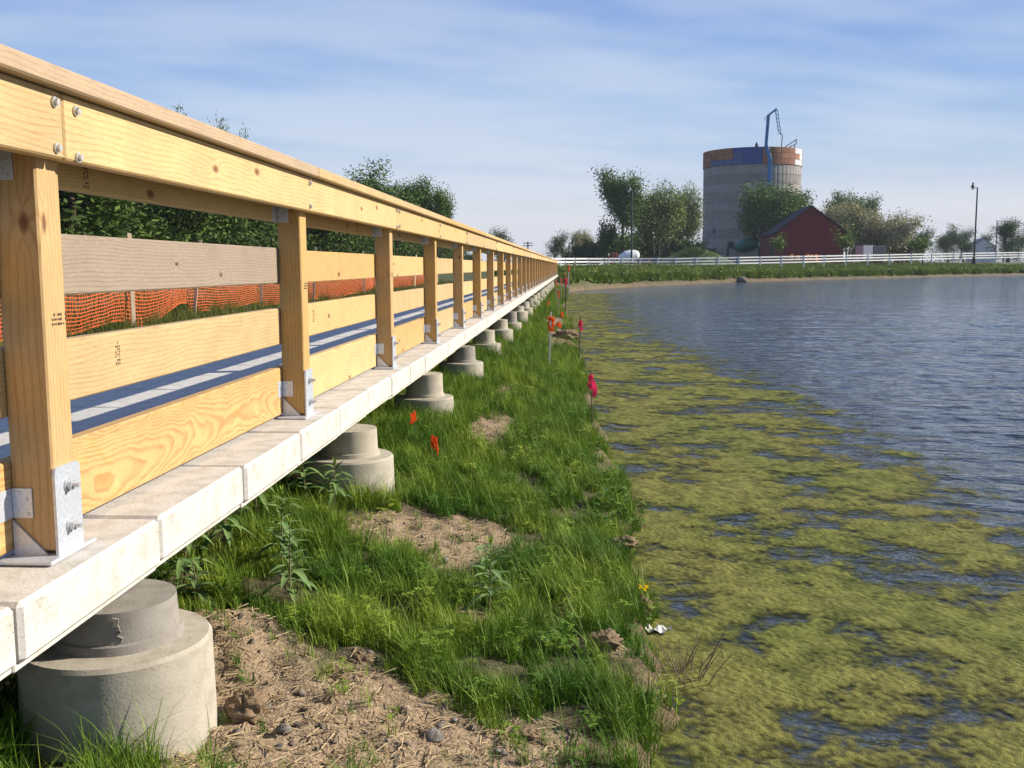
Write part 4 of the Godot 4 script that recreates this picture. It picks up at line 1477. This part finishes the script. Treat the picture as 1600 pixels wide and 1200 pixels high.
func build_tank() -> void:
	var c := Vector3(37.1, 0, -215)
	var R := 9.82
	var y0 := 1.6
	var top := 21.5
	var t := thing("concrete_tank", c, "tall round concrete tank under construction with orange and blue formwork panels", "tank")
	var sides := 300
	var lifts := 11
	for k in lifts:
		var m := MB.new()
		m.col = Color(1, 1, 1) * [1.0, 0.84, 0.95, 0.8, 0.98, 0.88][k % 6]
		var a := lerpf(y0, top, float(k) / lifts)
		var b := lerpf(y0, top, float(k + 1) / lifts)
		for s in sides:
			var t0 := TAU * s / sides
			var t1 := TAU * (s + 1) / sides
			var r0 := R + (0.035 if s % 5 < 3 else 0.0)
			var r1 := R + (0.035 if (s + 1) % 5 < 3 else 0.0)
			var p0 := Vector3(cos(t0) * r0, 0, sin(t0) * r0)
			var p1 := Vector3(cos(t1) * r1, 0, sin(t1) * r1)
			m.quad(p0 + Vector3.UP * a, p1 + Vector3.UP * a, p1 + Vector3.UP * (b - 0.12), p0 + Vector3.UP * (b - 0.12), p0)
			# the recessed joint between two lifts
			var g0 := p0 * 0.992
			var g1 := p1 * 0.992
			m.quad(g0 + Vector3.UP * (b - 0.12), g1 + Vector3.UP * (b - 0.12), g1 + Vector3.UP * b, g0 + Vector3.UP * b, p0)
			m.quad(p0 + Vector3.UP * (b - 0.12), p1 + Vector3.UP * (b - 0.12), g1 + Vector3.UP * (b - 0.12), g0 + Vector3.UP * (b - 0.12), Vector3.UP)
			if k > 0:
				m.quad(p0 + Vector3.UP * a, p1 + Vector3.UP * a, g1 + Vector3.UP * a, g0 + Vector3.UP * a, Vector3.DOWN)
		part(t, "wall_lift", m.mesh(mats.concrete_silo))
	# inner face so that the shell has thickness
	var im := MB.new()
	im.lathe(Vector3.ZERO, [Vector2(R - 0.3, y0), Vector2(R - 0.3, top + 3.2)], 64)
	part(t, "inner_wall", im.mesh(mats.concrete_silo))
	# formwork: three rows of panels; the column 0 starts at the left silhouette and runs over the front
	var n := 32
	var rowh := [1.12, 1.12, 1.1]
	var look := ["OOOOOBBBOOOOWWOO", "OOOOOBBBOOOOOWOO", "OOBBBBBBOOOOWWOO"]
	var panel := MB.new()
	var half := PI / n * 0.96
	var RR := R + 0.16
	for q in 4:
		var t0 := lerpf(-half, half, q / 4.0)
		var t1 := lerpf(-half, half, (q + 1) / 4.0)
		var a := Vector3(cos(t0), 0, sin(t0))
		var b := Vector3(cos(t1), 0, sin(t1))
		panel.quad(a * RR, b * RR, b * RR + Vector3.UP * 1.04, a * RR + Vector3.UP * 1.04, a)
		panel.quad(a * RR + Vector3.UP * 1.04, b * RR + Vector3.UP * 1.04, b * (RR - 0.12) + Vector3.UP * 1.04, a * (RR - 0.12) + Vector3.UP * 1.04, Vector3.UP)
		panel.quad(a * RR, b * RR, b * (RR - 0.12), a * (RR - 0.12), Vector3.DOWN)
	for e in [-half, half]:
		var a := Vector3(cos(e), 0, sin(e))
		panel.quad(a * RR, a * (RR - 0.12), a * (RR - 0.12) + Vector3.UP * 1.04, a * RR + Vector3.UP * 1.04, Vector3(-sin(e), 0, cos(e)) * signf(e))
	var pmesh := panel.mesh(mats.form_orange)
	rng.seed = 33
	for r in 3:
		for k in n:
			var o := part(t, "form_panel", pmesh, Vector3(0, top + 0.04 + (2 - r) * 1.1, 0))
			# angle 180 deg is the left silhouette; going over the front (+z) to the right
			var ang := PI - (k + 0.5) * TAU / n - 0.03
			o.rotation.y = -ang
			var ch: String = look[r][k % 16]
			o.material_override = mats[{"O": ["form_orange", "form_orange_b"], "B": ["form_blue", "form_blue_b"], "W": ["form_white", "form_white"]}[ch][0 if rng.randf() < 0.6 else 1]]
	var ring_m := MB.new()
	ring_m.lathe(Vector3.ZERO, [Vector2(R + 0.03, top), Vector2(R + 0.03, top + 3.3), Vector2(R - 0.31, top + 3.32)], 96)
	part(t, "form_frame", ring_m.mesh(mats.steel_dark))
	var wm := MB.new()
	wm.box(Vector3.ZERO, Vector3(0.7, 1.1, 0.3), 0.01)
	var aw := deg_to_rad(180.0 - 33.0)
	var win := part(t, "opening_shade", wm.mesh(mats.opening_dark), Vector3(cos(aw) * R, 8.6, sin(aw) * R))  # window opening with no recess; the dark colour paints its shade
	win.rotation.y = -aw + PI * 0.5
	# work platform with a rail on the rim
	var gm := MB.new()
	for q in [[Vector3(5.3, 25.0, 4.6), Vector3(8.4, 27.0, 2.6)], [Vector3(5.9, 24.9, 4.4), Vector3(8.2, 26.0, 2.7)], [Vector3(7.9, 24.8, 2.8), Vector3(7.9, 26.1, 2.8)], [Vector3(7.0, 25.6, 3.6), Vector3(7.3, 25.6, 3.3)], [Vector3(8.3, 26.9, 2.6), Vector3(8.3, 26.0, 2.6)]]:
		gm.tube([q[0], q[1]], [0.10, 0.10], 6)
	part(t, "work_platform", gm.mesh(mats.steel_dark))
	# a worker's barrel on the rim
	var cm := MB.new()
	cm.lathe(Vector3(-0.8, top + 3.3, 9.3), [Vector2(0.3, 0), Vector2(0.32, 0.5), Vector2(0.12, 0.9), Vector2(0.0, 1.0)], 10)
	part(t, "rim_fitting", cm.mesh(mats.steel_dark))
	# pump boom
	var bt := thing("pump_boom", Vector3(38.6, 1.6, -203), "blue concrete pump boom reaching up and over the round tank", "pump boom")
	var bs := [[Vector3(38.9, 1.6, -203), Vector3(38.42, 17.1, -203), 0.42, 0.40], [Vector3(38.42, 17.1, -203), Vector3(38.44, 22.2, -203), 0.46, 0.42], [Vector3(38.44, 22.2, -203), Vector3(37.62, 24.8, -203), 0.44, 0.40], [Vector3(37.62, 24.8, -203), Vector3(37.95, 30.5, -203), 0.38, 0.26], [Vector3(37.95, 30.5, -203), Vector3(39.5, 31.7, -203), 0.24, 0.18]]
	for q in bs:
		var m := MB.new()
		var d: Vector3 = q[1] - q[0]
		m.box((q[0] + q[1]) * 0.5 - bt.position, Vector3(q[2] * 1.5, d.length() + 0.15, q[3] * 1.6), 0.04, Basis(Quaternion(Vector3.UP, d.normalized())))
		part(bt, "boom_section", m.mesh(mats.boom_blue))
	var lat := MB.new()
	var A := Vector3(39.45, 31.5, -203) - bt.position
	var B := Vector3(40.2, 27.1, -203) - bt.position
	for off in [-0.22, 0.22]:
		lat.tube([A + Vector3(off, 0, 0), B + Vector3(off, 0, 0)], [0.09, 0.08], 5)
	for k in 7:
		var p := A.lerp(B, k / 6.0)
		lat.tube([p + Vector3(-0.22, 0, 0), p + Vector3(0.22, -0.3, 0)], [0.05, 0.05], 4)
	part(bt, "lattice_section", lat.mesh(mats.boom_blue))
	var hs := MB.new()
	hs.tube([B, B + Vector3(0.45, -0.3, 0), B + Vector3(0.5, -0.6, 0), B + Vector3(0.46, -2.6, -0.4)], [0.10, 0.10, 0.09, 0.09], 6)
	part(bt, "hose", hs.mesh(mats.steel_dark))
	var pv := MB.new()
	pv.tube([Vector3(37.3, 29.4, -202.6) - bt.position, Vector3(37.2, 29.9, -202.6) - bt.position, Vector3(37.5, 30.2, -202.6) - bt.position, Vector3(38.0, 30.0, -202.6) - bt.position], [0.08, 0.08, 0.08, 0.08], 5)
	part(bt, "elbow_pipe", pv.mesh(mats.pipe_grey))

func build_barn() -> void:
	# gable to the pond; the ridge runs back and to the left
	var base := 1.6
	var F := Vector3(37.95, 0, -165)
	var axis := (Vector3(38.98, 0, -185.0) - F).normalized()
	var across := Vector3(-axis.z, 0, axis.x)
	if across.x < 0.0:
		across = -across
	var t := thing("red_barn", F + Vector3(0, base, 0), "dark red barn with a steep gable and long dark roof", "barn")
	var wl := -5.25
	var wr := 5.0
	var eave := 5.45
	var apex := 9.3
	var deep := 20.0
	var P := func(a: float, y: float, d: float) -> Vector3:
		return across * a + Vector3.UP * y + axis * d
	# board siding: each board proud of its neighbours
	var n := 34
	for k in n:
		var a0 := lerpf(wl, wr, float(k) / n)
		var a1 := lerpf(wl, wr, float(k + 1) / n) - 0.02
		var hh := func(a: float) -> float: return lerpf(eave, apex, 1.0 - absf(a) / 5.1) - 0.05
		var m := MB.new()
		var dz := 0.0 if k % 2 else -0.03
		m.quad(P.call(a0, -0.3, dz), P.call(a1, -0.3, dz), P.call(a1, hh.call(a1), dz), P.call(a0, hh.call(a0), dz), -axis)
		m.quad(P.call(a1, -0.3, dz), P.call(a1, -0.3, 0.05), P.call(a1, hh.call(a1), 0.05), P.call(a1, hh.call(a1), dz), across)
		m.quad(P.call(a0, -0.3, dz), P.call(a0, -0.3, 0.05), P.call(a0, hh.call(a0), 0.05), P.call(a0, hh.call(a0), dz), -across)
		part(t, "siding_board", m.mesh(mats.barn_red))
	var m := MB.new()
	for a in [wl, wr]:
		var s := signf(a)
		m.quad(P.call(a, -0.3, 0.02), P.call(a, -0.3, deep), P.call(a, eave, deep), P.call(a, eave, 0.02), across * s)
	m.quad(P.call(wl, -0.3, deep), P.call(wr, -0.3, deep), P.call(wr, eave, deep), P.call(wl, eave, deep), axis)
	m.tri(P.call(wl, eave, deep), P.call(wr, eave, deep), P.call(0, apex, deep), axis)
	m.quad(P.call(wl + 0.02, -0.3, 0.06), P.call(wr - 0.02, -0.3, 0.06), P.call(wr - 0.02, eave - 0.1, 0.06), P.call(wl + 0.02, eave - 0.1, 0.06), -axis)
	part(t, "wall", m.mesh(mats.barn_red))
	for s in [-1.0, 1.0]:
		var r := MB.new()
		var e: float = 5.6 * s
		var lo := eave - 0.35
		var nn: Vector3 = (across * s * 0.6 + Vector3.UP).normalized()
		for y in [0.0, 0.16]:
			r.quad(P.call(0, apex + y, -0.35), P.call(e, lo + y, -0.35), P.call(e, lo + y, deep + 0.3), P.call(0, apex + y, deep + 0.3), nn * (1.0 if y > 0.0 else -1.0))
		r.quad(P.call(0, apex, -0.35), P.call(e, lo, -0.35), P.call(e, lo + 0.16, -0.35), P.call(0, apex + 0.16, -0.35), -axis)
		r.quad(P.call(e, lo, -0.35), P.call(e, lo, deep + 0.3), P.call(e, lo + 0.16, deep + 0.3), P.call(e, lo + 0.16, -0.35), across * s)
		part(t, "roof", r.mesh(mats.barn_roof))
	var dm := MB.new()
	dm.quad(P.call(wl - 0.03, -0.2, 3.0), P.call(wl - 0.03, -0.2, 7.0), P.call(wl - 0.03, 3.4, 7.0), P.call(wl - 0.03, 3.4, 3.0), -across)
	part(t, "doorway_shade", dm.mesh(mats.doorway_dark))  # open doorway: its inner shade painted as a dark brown sheet
	# safety barrels at the barn's foot
	for q in [[33.6, 1.0], [34.6, 0.8], [36.0, 1.05], [36.6, 1.0], [37.3, 1.1]]:
		var b := MB.new()
		b.lathe(Vector3.ZERO, [Vector2(0.28, 0), Vector2(0.27, 0.55), Vector2(0.22, 0.62), Vector2(0.2, q[1]), Vector2(0.0, q[1] + 0.03)], 12)
		single("safety_barrel", b.mesh(mats.cone_orange), Vector3(q[0], land(q[0], -150.0) + 0.9, -158.5), "orange safety barrel in front of the red barn", "barrel", "orange barrels before the barn")

func mixer(t: Node3D, drum_mat: String, cab_mat: String, s: float) -> void:
	var m := MB.new()
	var prof := [Vector2(0.35, 0.0), Vector2(0.75, 0.35), Vector2(1.25, 1.7), Vector2(1.3, 2.6), Vector2(1.05, 3.9), Vector2(0.55, 4.5), Vector2(0.0, 4.55)]
	m.lathe(Vector3.ZERO, prof, 28)
	var d := part(t, "mixer_drum", m.mesh(mats[drum_mat]), Vector3(-2.4 * s, 2.9, 0))
	d.rotation.z = -PI * 0.5 * s + 0.22 * s
	var c := MB.new()
	c.box(Vector3(0, 1.15, 0), Vector3(7.6, 0.35, 1.1), 0.03)
	part(t, "chassis", c.mesh(mats.dark_metal))
	c = MB.new()
	c.box(Vector3(3.1 * s, 2.15, 0), Vector3(1.9, 1.9, 2.2), 0.18)
	c.box(Vector3(4.4 * s, 1.55, 0), Vector3(1.0, 0.9, 2.0), 0.15)
	var cab := part(t, "cab", c.mesh(mats[cab_mat]))
	c = MB.new()
	c.box(Vector3(3.15 * s, 2.55, 0), Vector3(1.3, 0.7, 2.24), 0.05)
	part(cab, "cab_window", c.mesh(mats.tinted_glass))
	for x in [-3.0, -1.8, 3.6]:
		for z in [-0.95, 0.95]:
			var w := MB.new()
			w.tube([Vector3(0, 0, -0.16), Vector3(0, 0, 0.16)], [0.52, 0.52], 18)
			part(t, "wheel", w.mesh(mats.tyre), Vector3(x * s, 0.52, z))
	c = MB.new()
	c.box(Vector3(-3.1 * s, 3.5, 0), Vector3(0.9, 1.2, 1.1), 0.1)
	c.box(Vector3(-3.6 * s, 2.1, 0), Vector3(0.35, 1.8, 0.5), 0.05)
	part(t, "hopper_chute", c.mesh(mats[cab_mat]))

func build_site() -> void:
	var t := thing("mixer_truck", Vector3(32.3, 1.75, -190), "green concrete mixer truck beside the round tank", "truck", "", -0.5)
	mixer(t, "mixer_green", "dark_green", 1.0)
	t.scale = Vector3.ONE * 1.05
	t = thing("mixer_truck", Vector3(8.4, 0.55, -150), "white drum of a mixer truck behind the white fence", "truck", "", 0.2)
	mixer(t, "white_paint", "truck_red", 1.0)
	t.scale = Vector3.ONE * 0.72
	# upright chute beside the mound
	var cm := MB.new()
	cm.tube([Vector3(0, 0, 0), Vector3(-0.1, 1.6, 0), Vector3(-0.7, 3.2, 0.1)], [0.16, 0.42, 0.2], 10)
	single("green_chute", cm.mesh(mats.mixer_green), Vector3(23.3, 2.3, -178), "pale green upturned chute between grass mound and concrete tank", "chute")
	# grass mound
	var mm := MB.new()
	var rows := 10
	for j in rows + 1:
		for i in 33:
			var r := 1.0 - float(j) / rows
			var a := TAU * (i % 32) / 32
			var wob := 1.0 + 0.12 * sin(a * 3.0) + 0.07 * sin(a * 5.0 + 1.0)
			var y := 2.75 * pow(cos(r * PI * 0.5), 1.3) + 0.05 * sin(i * 4.0 + j * 3.0)
			mm.v.append(Vector3(cos(a) * r * 6.4 * wob, y - 0.1, sin(a) * r * 4.0 * wob))
			mm.n.append(Vector3(cos(a) * 0.45, 1, sin(a) * 0.45).normalized())
			mm.uv.append(Vector2.ZERO)
			mm.c.append(Color(0.085, 0.135, 0.03))
	for j in rows:
		for i in 32:
			var k := j * 33 + i
			mm.ix.append_array([k, k + 1, k + 33, k + 1, k + 34, k + 33])
	var mo := single("grass_mound", mm.mesh(mats.ground), Vector3(17.9, 1.5, -150), "", "", "", "structure")
	var wt := []
	var ct := []
	var ft := tuft(18, 20, 0.2, 0.3, 0.02, 0.6)
	rng.seed = 19
	for i in 900:
		var a := rng.randf() * TAU
		var r := sqrt(rng.randf())
		var y := 2.75 * pow(cos(r * PI * 0.5), 1.3)
		wt.append(Transform3D(Basis(Vector3.UP, rng.randf() * TAU), Vector3(17.9 + cos(a) * r * 6.4, 1.4 + y, -150 + sin(a) * r * 4.0)))
		ct.append(Color(0.07, 0.12, 0.02).lerp(Color(0.13, 0.17, 0.035), rng.randf()))
	tag(scatter("mound_grass", ft, wt, ct), "short grass covering the mound by the tank", "grass", "", "stuff")
	mo.position.y = 1.5
	# lamps
	lamp(Vector3(61.55, 1.9, -160), 12.0, -1.0, "street lamp with a hooked arm and hanging lantern right of the cream trees")
	lamp(Vector3(8.25, 1.7, -142), 11.0, -0.6, "slender dark street lamp in front of the tallest tree")
	lamp(Vector3(-0.5, 1.6, -175), 4.6, 1.0, "short dark lamp near the round tree by the boardwalk's end")
	# trailer
	t = thing("parked_trailer", Vector3(50.0, 1.9, -175), "pale box trailer with a dark side behind the white fence", "trailer", "", 0.35)
	var b := MB.new()
	b.box(Vector3(-1.0, 1.75, 0), Vector3(1.9, 2.3, 2.2), 0.05)
	part(t, "box_front", b.mesh(mats.siding_white))
	b = MB.new()
	b.box(Vector3(1.25, 1.75, 0), Vector3(2.5, 2.2, 2.2), 0.05)
	part(t, "box_body", b.mesh(mats.trailer_dark))
	for x in [-0.8, 1.4]:
		var w := MB.new()
		w.tube([Vector3(0, 0, -1.1), Vector3(0, 0, 1.1)], [0.4, 0.4], 14)
		part(t, "wheel", w.mesh(mats.tyre), Vector3(x, 0.4, 0))
	# far house
	t = thing("white_house", Vector3(117.0, 2.2, -300), "distant white gabled house between the dark trees", "house", "", -0.15)
	b = MB.new()
	b.box(Vector3(0, 2.0, 0), Vector3(6.2, 5.0, 7.0), 0.02)
	for s in [-3.5, 3.5]:
		b.tri(Vector3(-3.1, 4.5, s), Vector3(3.1, 4.5, s), Vector3(0, 6.6, s), Vector3(0, 0, s))
	part(t, "wall", b.mesh(mats.siding_white))
	for s in [-1.0, 1.0]:
		var r := MB.new()
		r.quad(Vector3(0, 6.75, -3.9), Vector3(3.6 * s, 4.3, -3.9), Vector3(3.6 * s, 4.3, 3.9), Vector3(0, 6.75, 3.9), Vector3(s, 1, 0))
		r.quad(Vector3(0, 6.6, -3.9), Vector3(3.6 * s, 4.15, -3.9), Vector3(3.6 * s, 4.15, 3.9), Vector3(0, 6.6, 3.9), Vector3(-s, -1, 0))
		r.quad(Vector3(0, 6.75, 3.9), Vector3(3.6 * s, 4.3, 3.9), Vector3(3.6 * s, 4.15, 3.9), Vector3(0, 6.6, 3.9), Vector3(0, 0, 1))
		part(t, "roof", r.mesh(mats.roof_grey))
	# power line towers
	pylon(Vector3(134.7, 2.0, -330), 1.0, "distant grey H-frame power line tower behind the right trees")
	var up := thing("utility_pole", Vector3(-6.9, 1.5, -160), "small utility pole with crossarms beyond the far railing", "pole")
	b = MB.new()
	b.tube([Vector3(0, -0.3, 0), Vector3(0, 4.0, 0)], [0.12, 0.1], 8)
	part(up, "pole", b.mesh(mats.lath_dark))
	for y in [3.4, 3.8]:
		b = MB.new()
		b.box(Vector3(0, y, 0), Vector3(1.6, 0.12, 0.12), 0.01)
		part(up, "crossarm", b.mesh(mats.lath_dark))

func pylon(at: Vector3, s: float, label: String) -> void:
	var t := thing("power_tower", at, label, "power tower")
	for x in [-1.2, 1.2]:
		var m := MB.new()
		m.tube([Vector3(x, -0.5, 0), Vector3(x, 13.2, 0)], [0.24, 0.17], 8)
		part(t, "leg", m.mesh(mats.pylon_grey))
	for q in [[13.0, 1.4], [11.2, 2.6]]:
		var m := MB.new()
		m.box(Vector3(0, q[0], 0), Vector3(q[1] * 2.0, 0.22, 0.2), 0.02)
		part(t, "crossarm", m.mesh(mats.pylon_grey))

func lamp(at: Vector3, h: float, side: float, label: String) -> void:
	var t := thing("street_lamp", at, label, "street lamp")
	var m := MB.new()
	m.lathe(Vector3.ZERO, [Vector2(0.26, -0.3), Vector2(0.26, 0.6), Vector2(0.14, 0.9), Vector2(0.13, 3.0), Vector2(0.10, h - 0.7), Vector2(0.0, h - 0.65)], 12)
	part(t, "pole", m.mesh(mats.dark_metal))
	m = MB.new()
	var pts := []
	var rr := []
	for k in 8:
		var a := PI * 0.5 * k / 7.0
		pts.append(Vector3(side * 0.75 * sin(a) * 0.9, h - 0.75 + 0.75 * (1.0 - cos(a)) * 1.15, 0))
		rr.append(0.06)
	m.tube(pts, rr, 6)
	part(t, "arm", m.mesh(mats.dark_metal))
	m = MB.new()
	var e: Vector3 = pts[-1]
	m.lathe(e, [Vector2(0.32, -0.75), Vector2(0.26, -0.55), Vector2(0.12, -0.35), Vector2(0.12, -0.1), Vector2(0.05, 0.05), Vector2(0.0, 0.08)], 14)
	var hd := part(t, "lantern_hood", m.mesh(mats.dark_metal))
	m = MB.new()
	m.lathe(e, [Vector2(0.0, -1.15), Vector2(0.16, -1.05), Vector2(0.24, -0.76)], 14)
	part(hd, "globe", m.mesh(mats.glass_lamp))

# ------------------------------------------------------------------ sky
func sky_image() -> ImageTexture:
	var w := 2048
	var h := 1024
	var f := FastNoiseLite.new()
	f.seed = 12
	f.frequency = 1.0
	f.fractal_octaves = 5
	var g := FastNoiseLite.new()
	g.seed = 40
	g.frequency = 1.0
	g.fractal_octaves = 3
	var stops := [[-90.0, 0.30, 0.30, 0.28], [-4.0, 0.46, 0.46, 0.46], [0.0, 0.85, 0.85, 0.865], [2.8, 0.83, 0.845, 0.875], [5.5, 0.71, 0.785, 0.875], [9.0, 0.575, 0.70, 0.87], [15.0, 0.415, 0.565, 0.82], [25.0, 0.43, 0.55, 0.77], [45.0, 0.36, 0.48, 0.71], [90.0, 0.23, 0.36, 0.62]]
	var px := PackedByteArray()
	px.resize(w * h * 3)
	for y in h:
		var el := 90.0 - 180.0 * (y + 0.5) / h
		var i := 0
		while i < stops.size() - 2 and el > stops[i + 1][0]:
			i += 1
		var a: Array = stops[i]
		var b: Array = stops[i + 1]
		var t: float = smoothstep(0.0, 1.0, clampf((el - a[0]) / (b[0] - a[0]), 0.0, 1.0)) * 0.4 + 0.6 * clampf((el - a[0]) / (b[0] - a[0]), 0.0, 1.0)
		var c := Color(lerpf(a[1], b[1], t), lerpf(a[2], b[2], t), lerpf(a[3], b[3], t))
		var ry := deg_to_rad(el)
		for x in w:
			var cc := c
			if el > 0.0:
				var az := TAU * ((x + 0.5) / w - 0.5)
				var d := Vector3(sin(az) * cos(ry), sin(ry), -cos(az) * cos(ry))
				var k := 1.0 / (d.y + 0.09)
				var p := Vector2(d.x, d.z) * k
				var q := p.rotated(0.35)
				# long thin veils
				var v := f.get_noise_2d(q.x * 0.30, q.y * 0.75) + 0.5 * f.get_noise_2d(q.x * 1.3 + 7.0, q.y * 2.9)
				var m := g.get_noise_2d(p.x * 0.16 + 3.0, p.y * 0.22)
				var s := smoothstep(-0.35, 0.85, v * 0.75 + m * 0.9 + 0.1)
				var r := p.rotated(-0.55)
				var trail := f.get_noise_2d(r.x * 0.16 + 20.0, r.y * 2.6)
				s = maxf(s, smoothstep(0.33, 0.6, trail) * 0.5 * smoothstep(6.0, 12.0, el))
				s *= 0.5 * smoothstep(0.0, 5.0, el) * (1.0 - 0.35 * smoothstep(30.0, 70.0, el))
				var da := rad_to_deg(az)
				for tr in [[4.0, 17.6, 16.0, 12.2, 0.42], [15.0, 12.7, 27.0, 9.0, 0.34], [-3.0, 15.5, 9.0, 13.6, 0.7]]:
					var q0 := Vector2(da - tr[0], el - tr[1])
					var dd := Vector2(tr[2] - tr[0], tr[3] - tr[1])
					var along: float = q0.dot(dd) / dd.length_squared()
					if along > -0.1 and along < 1.1:
						var off := absf(q0.cross(dd) / dd.length()) + 0.25 * g.get_noise_2d(along * 9.0, tr[0])
						s = maxf(s, 0.9 * smoothstep(tr[4] * 1.6, 0.0, off) * smoothstep(-0.1, 0.25, along) * smoothstep(1.1, 0.7, along) * (0.7 + 0.6 * f.get_noise_2d(along * 6.0, off * 4.0)))
				cc = c.lerp(Color(0.875, 0.885, 0.915), minf(s, 1.0))
			var o := (y * w + x) * 3
			px[o] = int(cc.r * 255.0)
			px[o + 1] = int(cc.g * 255.0)
			px[o + 2] = int(cc.b * 255.0)
	return ImageTexture.create_from_image(Image.create_from_data(w, h, false, Image.FORMAT_RGB8, px))

func _ready() -> void:
	# camera
	var cam := Camera3D.new()
	cam.name = "camera"
	cam.fov = 41.61
	cam.near = 0.05
	cam.far = 4000.0
	add_child(cam)
	cam.position = Vector3(0, 1.65, 0)
	cam.rotation = Vector3(-0.1157, 0.0594, -0.0052)
	cam.current = true
	# sky and exposure
	var sky := Sky.new()
	var pan := PanoramaSkyMaterial.new()
	pan.panorama = sky_image()
	pan.energy_multiplier = 1.0
	sky.sky_material = pan
	var env := Environment.new()
	env.background_mode = Environment.BG_SKY
	env.sky = sky
	env.background_energy_multiplier = 0.62
	env.tonemap_mode = Environment.TONE_MAPPER_LINEAR
	env.tonemap_exposure = 1.8
	env.fog_enabled = true
	env.fog_density = 0.00022
	env.fog_light_color = Color(0.80, 0.84, 0.92)
	env.sdfgi_enabled = true
	env.ssao_enabled = true
	env.ssil_enabled = true
	var we := WorldEnvironment.new()
	we.name = "environment"
	we.environment = env
	add_child(we)
	# sun: 29 degrees up, from the water side, a little ahead of the camera
	var sun := DirectionalLight3D.new()
	sun.name = "sun"
	sun.light_energy = 1.45
	sun.light_color = Color(1.0, 0.955, 0.88)
	sun.light_angular_distance = 0.5
	sun.shadow_enabled = true
	add_child(sun)
	var to_sun := Vector3(0.967 * cos(0.511), sin(0.511), -0.25 * cos(0.511))
	sun.look_at_from_position(Vector3.ZERO, -to_sun, Vector3.UP)

	fine.seed = 2
	fine.frequency = 1.0
	fine.fractal_octaves = 2
	mid.seed = 5
	mid.frequency = 0.25
	mid.fractal_octaves = 2
	big.seed = 9
	big.frequency = 0.05
	big.fractal_octaves = 3
	rng.seed = 1
	make_materials()
	build_land()
	build_water()
	build_boardwalk()
	build_tank()
	build_barn()
	build_white_fence()
	build_trees()
	build_site()
	build_netting()
	build_algae()
	build_grass()
	build_weeds()
	build_stones()
	build_markers()
